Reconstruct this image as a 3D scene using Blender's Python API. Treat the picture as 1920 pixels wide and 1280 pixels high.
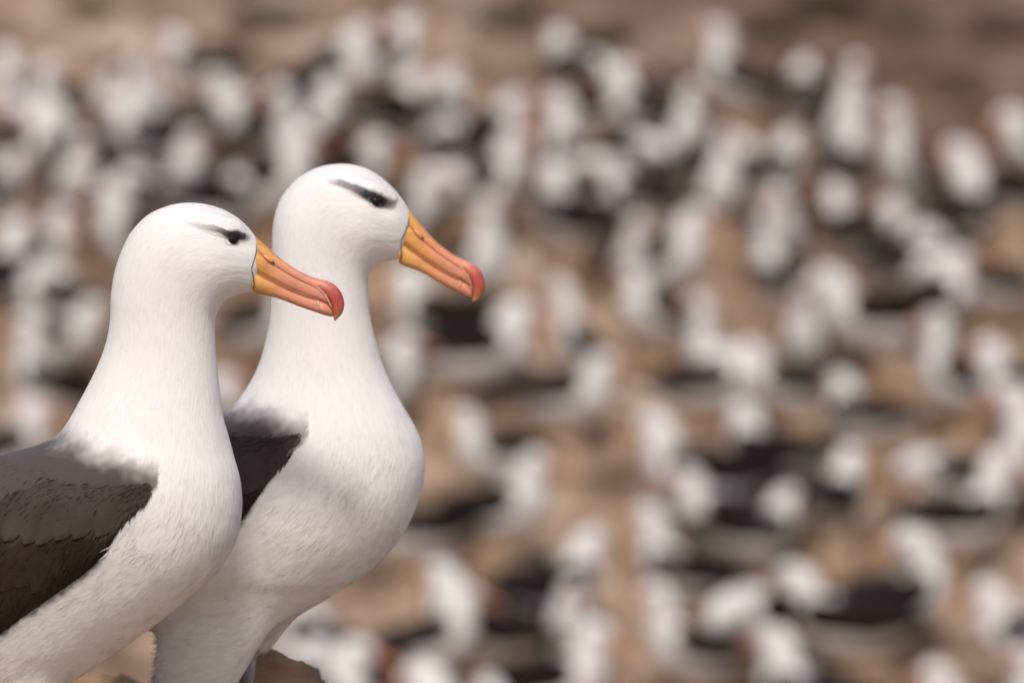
import bpy, bmesh, math, random
import numpy as np
from mathutils import Vector, Matrix
from mathutils.bvhtree import BVHTree
from mathutils.kdtree import KDTree
from mathutils import noise as mnoise

for o in list(bpy.data.objects):
    bpy.data.objects.remove(o, do_unlink=True)
scene = bpy.context.scene
COL = scene.collection
random.seed(4)
RNG = np.random.default_rng(7)

# ------------------------------------------------------------------ camera
CAM_Z = 1.25
cam_d = bpy.data.cameras.new('camera')
cam = bpy.data.objects.new('camera', cam_d)
COL.objects.link(cam)
cam.location = (0, 0, CAM_Z)
cam.rotation_euler = (math.radians(90), 0, 0)
cam_d.sensor_width = 36
cam_d.lens = 156.25
cam_d.clip_start = 0.05
cam_d.clip_end = 8000
cam_d.dof.use_dof = True
cam_d.dof.focus_distance = 5.03
cam_d.dof.aperture_fstop = 2.95
scene.camera = cam

# ------------------------------------------------------------------ sky and sun
SUN_EL, SUN_AZ = 50.0, 187.0        # azimuth measured from +Y clockwise: the sun stands behind the camera, to its left
w = bpy.data.worlds.new('World')
scene.world = w
w.use_nodes = True
nt = w.node_tree
bg = nt.nodes['Background']
sky = nt.nodes.new('ShaderNodeTexSky')
sky.sky_type = 'NISHITA'
sky.sun_disc = False
sky.sun_elevation = math.radians(SUN_EL)
sky.sun_rotation = math.radians(SUN_AZ)
sky.dust_density = 3.0
sky.air_density = 1.0
sky.ozone_density = 0.6
nt.links.new(sky.outputs[0], bg.inputs[0])
bg.inputs[1].default_value = 0.14
sd = bpy.data.lights.new('sun', 'SUN')
sd.energy = 2.5
sd.angle = math.radians(8)
sd.color = (1.0, 0.925, 0.86)
sun = bpy.data.objects.new('sun', sd)
COL.objects.link(sun)
el, az = math.radians(SUN_EL), math.radians(SUN_AZ)
to_sun = Vector((math.sin(az) * math.cos(el), math.cos(az) * math.cos(el), math.sin(el)))
sun.rotation_euler = to_sun.to_track_quat('Z', 'Y').to_euler()
sun.location = to_sun * 30
scene.view_settings.view_transform = 'Standard'
scene.view_settings.look = 'None'
scene.view_settings.exposure = -0.2
scene.view_settings.gamma = 1.0

# ------------------------------------------------------------------ helpers
def tag(o, label=None, cat=None, group=None, kind=None):
    if label: o['label'] = label
    if cat: o['category'] = cat
    if group: o['group'] = group
    if kind: o['kind'] = kind
    return o

def empty(name, loc=(0, 0, 0), rz=0.0):
    o = bpy.data.objects.new(name, None)
    o.empty_display_size = 0.05
    COL.objects.link(o)
    o.location = loc
    o.rotation_euler = (0, 0, rz)
    return o

def mesh_obj(name, verts, faces, mat=None, parent=None, smooth=True, cols=None):
    me = bpy.data.meshes.new(name)
    me.from_pydata([tuple(map(float, v)) for v in verts], [], [tuple(int(i) for i in f) for f in faces])
    if smooth:
        me.polygons.foreach_set('use_smooth', np.ones(len(me.polygons), dtype=bool))
    if cols is not None:
        set_col(me, cols)
    me.update()
    o = bpy.data.objects.new(name, me)
    COL.objects.link(o)
    if mat: me.materials.append(mat)
    if parent is not None: o.parent = parent
    return o

def set_col(me, cols):
    a = me.color_attributes.new('col', 'FLOAT_COLOR', 'POINT')
    c = np.ones((len(me.vertices), 4), dtype=np.float32)
    c[:, :3] = cols
    a.data.foreach_set('color', c.ravel())

def catmull(P, n):
    """resample the rows of P (k, d) at n points with a centripetal-like Catmull-Rom curve"""
    P = np.asarray(P, float)
    k = len(P)
    Q = np.vstack([2 * P[0] - P[1], P, 2 * P[-1] - P[-2]])
    t = np.linspace(0, k - 1, n)
    i = np.minimum(t.astype(int), k - 2)
    f = (t - i)[:, None]
    p0, p1, p2, p3 = Q[i], Q[i + 1], Q[i + 2], Q[i + 3]
    return 0.5 * (2 * p1 + (p2 - p0) * f + (2 * p0 - 5 * p1 + 4 * p2 - p3) * f ** 2 + (3 * p1 - p0 - 3 * p2 + p3) * f ** 3)

def rings(R, close_ends=True):
    """R: (n, m, 3) closed rings -> verts, faces"""
    n, m, _ = R.shape
    V = R.reshape(-1, 3).tolist()
    F = []
    for i in range(n - 1):
        for j in range(m):
            a = i * m + j; b = i * m + (j + 1) % m
            F.append((a, b, b + m, a + m))
    if close_ends:
        V.append(R[0].mean(0).tolist()); c0 = len(V) - 1
        V.append(R[-1].mean(0).tolist()); c1 = len(V) - 1
        for j in range(m):
            F.append((c0, (j + 1) % m, j))
            F.append((c1, (n - 1) * m + j, (n - 1) * m + (j + 1) % m))
    return V, F

def tube(path, rad, m=10, lat=None):
    """path (n,3), rad (n,) -> rings around it"""
    path = np.asarray(path, float); rad = np.asarray(rad, float)
    lat = rad if lat is None else np.asarray(lat, float)
    T = np.gradient(path, axis=0)
    T /= np.linalg.norm(T, axis=1)[:, None] + 1e-12
    up = np.array([0, 1.0, 0])
    R = []
    th = np.linspace(0, 2 * np.pi, m, endpoint=False)
    for p, t, r, l in zip(path, T, rad, lat):
        a = np.cross(t, up)
        if np.linalg.norm(a) < 1e-3: a = np.cross(t, np.array([1.0, 0, 0]))
        a /= np.linalg.norm(a)
        b = np.cross(t, a)
        R.append(p + np.outer(np.cos(th) * r, a) + np.outer(np.sin(th) * l, b))
    return np.array(R)

def join_vf(*parts):
    V, F = [], []
    for v, f in parts:
        o = len(V)
        V += [tuple(p) for p in v]
        F += [tuple(i + o for i in q) for q in f]
    return V, F

def sstep(a, b, x):
    t = np.clip((np.asarray(x, float) - a) / (b - a), 0, 1)
    return t * t * (3 - 2 * t)

# ------------------------------------------------------------------ materials
def new_mat(name):
    m = bpy.data.materials.new(name)
    m.use_nodes = True
    b = m.node_tree.nodes['Principled BSDF']
    return m, m.node_tree, b

def N(nt, kind, **kw):
    n = nt.nodes.new(kind)
    for k, v in kw.items(): setattr(n, k, v)
    return n

def ramp(nt, stops):
    r = nt.nodes.new('ShaderNodeValToRGB')
    e = r.color_ramp.elements
    e[0].position, e[0].color = stops[0][0], (*stops[0][1], 1)
    e[1].position, e[1].color = stops[-1][0], (*stops[-1][1], 1)
    for p, c in stops[1:-1]:
        x = e.new(p); x.color = (*c, 1)
    return r

def plumage_mat(name, tint=0.03, bump=0.10, scale=260.0, rough=0.75, sheen=0.15, flow=0.0, sss=0.0, spec=0.25):
    m, nt, b = new_mat(name)
    at = N(nt, 'ShaderNodeVertexColor', layer_name='col')
    tc = N(nt, 'ShaderNodeTexCoord')
    n1 = N(nt, 'ShaderNodeTexNoise'); n1.inputs['Scale'].default_value = 16; n1.inputs['Detail'].default_value = 5
    nt.links.new(tc.outputs['Object'], n1.inputs['Vector'])
    r = ramp(nt, [(0.32, (1 - tint, 1 - tint * 1.12, 1 - tint * 1.28)), (0.62, (1, 1, 1))])
    nt.links.new(n1.outputs['Fac'], r.inputs[0])
    mx = N(nt, 'ShaderNodeMix', data_type='RGBA', blend_type='MULTIPLY')
    mx.inputs['Factor'].default_value = 1
    nt.links.new(at.outputs['Color'], mx.inputs[6]); nt.links.new(r.outputs[0], mx.inputs[7])
    nt.links.new(mx.outputs[2], b.inputs['Base Color'])
    b.inputs['Roughness'].default_value = rough
    b.inputs['Specular IOR Level'].default_value = spec
    b.inputs['Sheen Weight'].default_value = sheen
    b.inputs['Sheen Roughness'].default_value = 0.6
    if sss:
        b.inputs['Subsurface Weight'].default_value = sss
        b.inputs['Subsurface Radius'].default_value = (0.006, 0.005, 0.004)
        b.inputs['Subsurface Scale'].default_value = 1.0
    if flow:
        fa = N(nt, 'ShaderNodeAttribute', attribute_name='flow')
        m1 = N(nt, 'ShaderNodeMapping'); m1.inputs['Scale'].default_value = (70, 420, 1)
        m2 = N(nt, 'ShaderNodeMapping'); m2.inputs['Scale'].default_value = (28, 70, 1)
        nt.links.new(fa.outputs['Vector'], m1.inputs[0]); nt.links.new(fa.outputs['Vector'], m2.inputs[0])
        f1 = N(nt, 'ShaderNodeTexNoise'); f1.inputs['Scale'].default_value = 1; f1.inputs['Detail'].default_value = 4; f1.inputs['Distortion'].default_value = 0.6
        f2 = N(nt, 'ShaderNodeTexNoise'); f2.inputs['Scale'].default_value = 1; f2.inputs['Detail'].default_value = 3; f2.inputs['Distortion'].default_value = 0.8
        nt.links.new(m1.outputs[0], f1.inputs['Vector']); nt.links.new(m2.outputs[0], f2.inputs['Vector'])
        ad = N(nt, 'ShaderNodeMath', operation='MULTIPLY_ADD'); ad.inputs[1].default_value = 2.2
        nt.links.new(f2.outputs['Fac'], ad.inputs[0]); nt.links.new(f1.outputs['Fac'], ad.inputs[2])
        bp = N(nt, 'ShaderNodeBump'); bp.inputs['Strength'].default_value = flow; bp.inputs['Distance'].default_value = 0.0016
        nt.links.new(ad.outputs[0], bp.inputs['Height']); nt.links.new(bp.outputs[0], b.inputs['Normal'])
        rf_ = ramp(nt, [(0.34, (0.90, 0.895, 0.89)), (0.55, (1, 1, 1))])
        nt.links.new(f1.outputs['Fac'], rf_.inputs[0])
        m3 = N(nt, 'ShaderNodeMix', data_type='RGBA', blend_type='MULTIPLY'); m3.inputs['Factor'].default_value = 0.6
        nt.links.new(mx.outputs[2], m3.inputs[6]); nt.links.new(rf_.outputs[0], m3.inputs[7])
        nt.links.new(m3.outputs[2], b.inputs['Base Color'])
    elif bump:
        n2 = N(nt, 'ShaderNodeTexNoise'); n2.inputs['Scale'].default_value = scale; n2.inputs['Detail'].default_value = 3
        nt.links.new(tc.outputs['Object'], n2.inputs['Vector'])
        bp = N(nt, 'ShaderNodeBump'); bp.inputs['Strength'].default_value = bump; bp.inputs['Distance'].default_value = 0.002
        nt.links.new(n2.outputs['Fac'], bp.inputs['Height'])
        nt.links.new(bp.outputs[0], b.inputs['Normal'])
    return m

M_PLUME = plumage_mat('white_plumage', flow=0.3)
M_BARB = plumage_mat('white_barb', bump=0)
M_DARK = plumage_mat('dark_feather', tint=0.4, bump=0.3, scale=420, rough=0.75, sheen=0.0, spec=0.12)
M_FAR = plumage_mat('colony_plumage', tint=0.12, bump=0, rough=0.95, sheen=0.0, spec=0.04)

def bill_mat():
    m, nt, b = new_mat('bill_horn')
    at = N(nt, 'ShaderNodeVertexColor', layer_name='col')
    tc = N(nt, 'ShaderNodeTexCoord')
    n1 = N(nt, 'ShaderNodeTexNoise'); n1.inputs['Scale'].default_value = 55; n1.inputs['Detail'].default_value = 6
    mp = N(nt, 'ShaderNodeMapping'); mp.inputs['Scale'].default_value = (0.5, 1.5, 1.5); mp.inputs['Rotation'].default_value = (0, math.radians(30), 0)
    nt.links.new(tc.outputs['Object'], mp.inputs[0]); nt.links.new(mp.outputs[0], n1.inputs['Vector'])
    r = ramp(nt, [(0.28, (0.76, 0.70, 0.66)), (0.5, (1, 1, 1)), (0.78, (1.1, 1.12, 1.15))])
    nt.links.new(n1.outputs['Fac'], r.inputs[0])
    mx = N(nt, 'ShaderNodeMix', data_type='RGBA', blend_type='MULTIPLY'); mx.inputs['Factor'].default_value = 1
    nt.links.new(at.outputs['Color'], mx.inputs[6]); nt.links.new(r.outputs[0], mx.inputs[7])
    nt.links.new(mx.outputs[2], b.inputs['Base Color'])
    b.inputs['Roughness'].default_value = 0.42
    b.inputs['Specular IOR Level'].default_value = 0.4
    b.inputs['Subsurface Weight'].default_value = 0.12
    b.inputs['Subsurface Radius'].default_value = (0.006, 0.003, 0.0015)
    b.inputs['Subsurface Scale'].default_value = 1.0
    n2 = N(nt, 'ShaderNodeTexNoise'); n2.inputs['Scale'].default_value = 160; n2.inputs['Detail'].default_value = 4
    nt.links.new(mp.outputs[0], n2.inputs['Vector'])
    bp = N(nt, 'ShaderNodeBump'); bp.inputs['Strength'].default_value = 0.18; bp.inputs['Distance'].default_value = 0.001
    nt.links.new(n2.outputs['Fac'], bp.inputs['Height']); nt.links.new(bp.outputs[0], b.inputs['Normal'])
    return m
M_BILL = bill_mat()

def flat_mat(name, col, rough=0.6, spec=0.5):
    m, nt, b = new_mat(name)
    tc = N(nt, 'ShaderNodeTexCoord')
    n1 = N(nt, 'ShaderNodeTexNoise'); n1.inputs['Scale'].default_value = 90; n1.inputs['Detail'].default_value = 4
    nt.links.new(tc.outputs['Object'], n1.inputs['Vector'])
    r = ramp(nt, [(0.3, tuple(c * 0.75 for c in col)), (0.7, tuple(min(1, c * 1.2) for c in col))])
    nt.links.new(n1.outputs['Fac'], r.inputs[0]); nt.links.new(r.outputs[0], b.inputs['Base Color'])
    b.inputs['Roughness'].default_value = rough
    b.inputs['Specular IOR Level'].default_value = spec
    return m
M_EYE = flat_mat('eye_iris', (0.006, 0.004, 0.003), 0.2, 0.45)
M_LASH = flat_mat('brow_feather', (0.016, 0.014, 0.015), 0.9, 0.1)
M_LID = flat_mat('eyelid_skin', (0.55, 0.53, 0.53), 0.7)
M_GAPE = flat_mat('gape_skin', (0.08, 0.05, 0.055), 0.5)
M_LEG = flat_mat('leg_skin', (0.36, 0.34, 0.37), 0.5)
M_FBILL = flat_mat('colony_bill', (0.52, 0.24, 0.14), 0.7, 0.2)

def earth_mat(name, cols, scale=2.0, bump=0.6, fine=6.5, darker_uphill=False):
    m, nt, b = new_mat(name)
    tc = N(nt, 'ShaderNodeTexCoord')
    geo = N(nt, 'ShaderNodeNewGeometry')
    n1 = N(nt, 'ShaderNodeTexNoise'); n1.inputs['Scale'].default_value = scale; n1.inputs['Detail'].default_value = 8; n1.inputs['Roughness'].default_value = 0.62
    nt.links.new(geo.outputs['Position'], n1.inputs['Vector'])
    r = ramp(nt, cols)
    nt.links.new(n1.outputs['Fac'], r.inputs[0])
    n3 = N(nt, 'ShaderNodeTexNoise'); n3.inputs['Scale'].default_value = fine; n3.inputs['Detail'].default_value = 6
    nt.links.new(geo.outputs['Position'], n3.inputs['Vector'])
    r3 = ramp(nt, [(0.30, (0.42, 0.38, 0.35)), (0.44, (0.8, 0.78, 0.76)), (0.56, (1, 1, 1)), (0.72, (1.25, 1.27, 1.3))])
    nt.links.new(n3.outputs['Fac'], r3.inputs[0])
    mx = N(nt, 'ShaderNodeMix', data_type='RGBA', blend_type='MULTIPLY'); mx.inputs['Factor'].default_value = 1
    nt.links.new(r.outputs[0], mx.inputs[6]); nt.links.new(r3.outputs[0], mx.inputs[7])
    nt.links.new(mx.outputs[2], b.inputs['Base Color'])
    if darker_uphill:      # ground colour multiplied darker farther up the hill and to the right
        sp = N(nt, 'ShaderNodeSeparateXYZ'); nt.links.new(geo.outputs['Position'], sp.inputs[0])
        n4 = N(nt, 'ShaderNodeTexNoise'); n4.inputs['Scale'].default_value = 0.55; n4.inputs['Detail'].default_value = 4
        nt.links.new(geo.outputs['Position'], n4.inputs['Vector'])
        ma = N(nt, 'ShaderNodeMath', operation='MULTIPLY_ADD'); ma.inputs[1].default_value = 9.0
        mxy = N(nt, 'ShaderNodeMath', operation='MULTIPLY_ADD'); mxy.inputs[1].default_value = 1.1
        nt.links.new(sp.outputs['X'], mxy.inputs[0]); nt.links.new(sp.outputs['Y'], mxy.inputs[2])
        nt.links.new(n4.outputs['Fac'], ma.inputs[0]); nt.links.new(mxy.outputs[0], ma.inputs[2])
        mr = N(nt, 'ShaderNodeMapRange'); mr.inputs['From Min'].default_value = 29.0; mr.inputs['From Max'].default_value = 33.5
        nt.links.new(ma.outputs[0], mr.inputs['Value'])
        mp2 = N(nt, 'ShaderNodeMix', data_type='RGBA', blend_type='MULTIPLY'); mp2.inputs[7].default_value = (0.48, 0.43, 0.42, 1)
        nt.links.new(mr.outputs[0], mp2.inputs[0]); nt.links.new(mx.outputs[2], mp2.inputs[6])
        nt.links.new(mp2.outputs[2], b.inputs['Base Color'])
    b.inputs['Roughness'].default_value = 0.95
    b.inputs['Specular IOR Level'].default_value = 0.1
    bp = N(nt, 'ShaderNodeBump'); bp.inputs['Strength'].default_value = bump; bp.inputs['Distance'].default_value = 0.03
    nt.links.new(n3.outputs['Fac'], bp.inputs['Height']); nt.links.new(bp.outputs[0], b.inputs['Normal'])
    return m
M_GROUND = earth_mat('dry_earth', darker_uphill=True, cols= [(0.30, (0.085, 0.054, 0.040)), (0.40, (0.20, 0.134, 0.094)), (0.50, (0.345, 0.245, 0.174)), (0.62, (0.48, 0.385, 0.30))])
M_NEST = earth_mat('nest_mud', [(0.32, (0.19, 0.12, 0.077)), (0.5, (0.32, 0.22, 0.15)), (0.68, (0.43, 0.325, 0.24))], scale=3.0)
M_TUSSOCK = flat_mat('dry_tussock_blade', (0.10, 0.085, 0.035), 0.8, 0.2)

def rock_mat():
    m, nt, b = new_mat('weathered_rock')
    geo = N(nt, 'ShaderNodeNewGeometry')
    mp = N(nt, 'ShaderNodeMapping'); mp.inputs['Scale'].default_value = (1, 1, 3.5); mp.inputs['Rotation'].default_value = (0, math.radians(-12), 0)
    nt.links.new(geo.outputs['Position'], mp.inputs[0])
    n1 = N(nt, 'ShaderNodeTexNoise'); n1.inputs['Scale'].default_value = 9; n1.inputs['Detail'].default_value = 9; n1.inputs['Roughness'].default_value = 0.65
    nt.links.new(mp.outputs[0], n1.inputs['Vector'])
    r = ramp(nt, [(0.27, (0.05, 0.036, 0.03)), (0.36, (0.22, 0.135, 0.08)), (0.48, (0.46, 0.29, 0.17)), (0.64, (0.56, 0.39, 0.25)), (0.8, (0.55, 0.47, 0.38))])
    nt.links.new(n1.outputs['Fac'], r.inputs[0])
    nt.links.new(r.outputs[0], b.inputs['Base Color'])
    n2 = N(nt, 'ShaderNodeTexNoise'); n2.inputs['Scale'].default_value = 45; n2.inputs['Detail'].default_value = 8; n2.inputs['Roughness'].default_value = 0.7
    nt.links.new(mp.outputs[0], n2.inputs['Vector'])
    bp = N(nt, 'ShaderNodeBump'); bp.inputs['Strength'].default_value = 0.8; bp.inputs['Distance'].default_value = 0.012
    nt.links.new(n2.outputs['Fac'], bp.inputs['Height']); nt.links.new(bp.outputs[0], b.inputs['Normal'])
    b.inputs['Roughness'].default_value = 0.9
    b.inputs['Specular IOR Level'].default_value = 0.2
    return m
M_ROCK = rock_mat()

# ------------------------------------------------------------------ the hillside
def terrain(x, y):
    s = y - 19.5
    z=.48*(s+math.sqrt(s*s+1.))/2
    t=min(1,max(0,(y-5)/9)); z-=.62*t*t*(3-2*t)
    if y>44:
        e=y-44; z-= .48*e*e/(e+25)
    lump = .04 * math.sin(1.9 * x + .7 * y + .4) * math.sin(1.3 * y - .6 * x + 1.1) + .025 * math.sin(3.7 * x - 1.1) * math.sin(2.9 * y + .5)
    m = min(1, max(0, (y - 9) / 3))
    return z + lump * m

def axis(lo, hi, step, far, grow=1.18):
    a = list(np.arange(lo, hi + 1e-6, step))
    s = step; v = hi
    up = []
    while v < far:
        s *= grow; v += s; up.append(v)
    s = step; v = lo; dn = []
    while v > -far:
        s *= grow; v -= s; dn.append(v)
    return dn[::-1] + a + up
xs = axis(-4.2, 4.2, 0.06, 3000)
ys = axis(16.0, 31.0, 0.06, 3000)
gv, gf = [], []
for y in ys:
    for x in xs:
        z = terrain(x, y)
        near = 1.0 if (-6 < x < 6 and 2 < y < 46) else 0.0
        if near:
            z += 0.022 * mnoise.fractal(Vector((x * 3.1, y * 3.1, 1.7)), 0.8, 2.2, 4)
        else:
            d = max(0, y - 60)
            z += min(1, d / 200) * 12 * mnoise.noise(Vector((x * .004, y * .004, 0)))
        gv.append((x, y, z))
nx = len(xs)
for j in range(len(ys) - 1):
    for i in range(nx - 1):
        a = j * nx + i
        gf.append((a, a + 1, a + 1 + nx, a + nx))
ground = mesh_obj('ground', gv, gf, M_GROUND)
tag(ground, kind='structure')

# ------------------------------------------------------------------ the rock the two birds stand on
def rockz(x, y):
    base = 0.765
    lip = 0.068 * float(sstep(5.35, 5.41, y))
    nz = mnoise.fractal(Vector((x * 5, y * 5, 3.3)), 0.9, 2.1, 5)
    lay = 0.012 * math.sin(38 * (x * 0.35 + y) + 3 * nz)
    z = base + lip + (0.012 + 0.045 * float(sstep(5.35, 5.41, y))) * nz + 0.010 * float(sstep(5.34, 5.40, y)) * mnoise.fractal(Vector((x * 24, y * 24, 1.3)), 0.7, 2.2, 4) + lay * float(sstep(5.36, 5.42, y))
    u = (x + 0.80) / 0.62; v = (y - 5.16) / 0.60
    wob = 0.22 * mnoise.noise(Vector((x * 2.3, y * 2.3, 4.4))) + 0.10 * mnoise.noise(Vector((math.atan2(v, u) * 1.4, 2.0, 0.3))) + 0.05 * mnoise.noise(Vector((x * 7, y * 7, 9)))
    r = (abs(u) ** 3.2 + abs(v) ** 3.2) ** (1 / 3.2) + wob * 0.6
    drop = max(0.0, r - 0.80)
    z -= 0.35 * drop ** 1.3 + 9.0 * max(0.0, r - 0.93) ** 1.5
    return z
rv, rf = [], []
rx = np.arange(-1.75, 0.15, 0.008); ry = np.arange(4.30, 6.05, 0.008)
for y in ry:
    for x in rx:
        rv.append((x, y, max(rockz(x, y), -0.6)))
for j in range(len(ry) - 1):
    for i in range(len(rx) - 1):
        a = j * len(rx) + i
        q = (a, a + 1, a + 1 + len(rx), a + len(rx))
        if max(rv[k][2] for k in q) > -0.45: rf.append(q)
rock = mesh_obj('rock', rv, rf, M_ROCK)
tag(rock, 'brown layered rock under the two sharp albatrosses at the bottom edge', 'rock')

# ------------------------------------------------------------------ the two birds in focus
WHITE = np.array((0.835, 0.81, 0.785))
MANTLE = np.array((0.064, 0.049, 0.044))
WINGC = np.array((0.027, 0.0165, 0.0125))
BROWC = np.array((0.018, 0.016, 0.017))

# profile stations: dorsal point, ventral point, half width (all in units of the bird's own profile drawing)
NEAR_ST = [
 (488,453, 483,541, 27),(480,443, 474,547, 34),(465,425, 458,549, 48),(442,405, 440,554, 62),(407,388, 424,562, 74),(365,380, 414,572, 81),
 (320,384, 408,583, 84),(280,401, 405,594, 85),(248,432, 403,606, 84),(228,470, 403,620, 83),(214,512, 404,636, 82),
 (208,552, 405,655, 82),(206,600, 407,682, 84),(198,645, 410,712, 88),(178,695, 414,745, 96),(150,750, 420,785, 108),
 (115,808, 436,845, 126),(82,828, 450,895, 143),(55,838, 454,950, 156),(25,846, 446,1003, 166),(-8,855, 424,1048, 173),
 (-48,870, 388,1092, 178),(-98,893, 340,1134, 180),(-158,930, 285,1176, 179),(-220,972, 220,1222, 174),(-285,1020, 148,1272, 166),
 (-350,1075, 60,1322, 152),(-410,1130, -40,1362, 134),(-470,1190, -145,1388, 112),(-520,1245, -255,1398, 86),(-565,1295, -360,1395, 60),
 (-605,1338, -470,1388, 34)]
FAR_ST = [
 (772,404, 754,482, 27),(766,393, 745,488, 34),(752,370, 731,490, 48),(732,347, 717,492, 62),(705,325, 707,496, 74),(672,311, 700,502, 81),
 (635,307, 695,509, 84),(595,314, 692,517, 85),(558,335, 690,526, 84),(530,366, 690,537, 83),(515,402, 690,549, 82),
 (510,442, 691,565, 82),(509,487, 693,585, 83),(508,537, 698,612, 85),(506,592, 706,645, 89),(497,645, 718,686, 97),
 (478,700, 739,731, 110),(450,745, 766,778, 127),(425,769, 788,822, 143),(400,786, 797,868, 156),(374,800, 791,918, 166),
 (347,812, 773,970, 173),(316,827, 741,1020, 178),(280,845, 697,1067, 180),(238,868, 640,1110, 178),(190,900, 572,1150, 174),
 (138,942, 490,1172, 165),(80,988, 390,1176, 150),(20,1035, 270,1180, 130),(-42,1085, 150,1206, 106),(-98,1132, 45,1236, 80),
 (-150,1180, -45,1258, 54),(-196,1230, -125,1275, 30)]

def polyline_field(X, Y, pts, soft=0.0):
    """distance to a polyline, with per-vertex radius and strength: max over segments of strength*falloff"""
    out = np.zeros(len(X))
    for (x0, y0, r0, s0), (x1, y1, r1, s1) in zip(pts[:-1], pts[1:]):
        dx, dy = x1 - x0, y1 - y0
        t = np.clip(((X - x0) * dx + (Y - y0) * dy) / (dx * dx + dy * dy + 1e-9), 0, 1)
        d = np.hypot(X - (x0 + t * dx), Y - (y0 + t * dy))
        r = r0 + t * (r1 - r0); s = s0 + t * (s1 - s0)
        out = np.maximum(out, s * np.clip((r * 1.35 - d) / (r * 0.65), 0, 1))
    return out

def ycurve(pts):
    pts = sorted(pts)
    return [p[0] for p in pts], [p[1] for p in pts]

def xform_pts(P, a0, a1, b0, b1):
    """similarity taking a0->b0 and a1->b1 applied to P"""
    a0, a1, b0, b1 = map(lambda q: complex(*q), (a0, a1, b0, b1))
    m = (b1 - b0) / (a1 - a0)
    r = [(complex(x, y) - a0) * m + b0 for x, y in P]
    return [(z.real, z.imag) for z in r]

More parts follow.
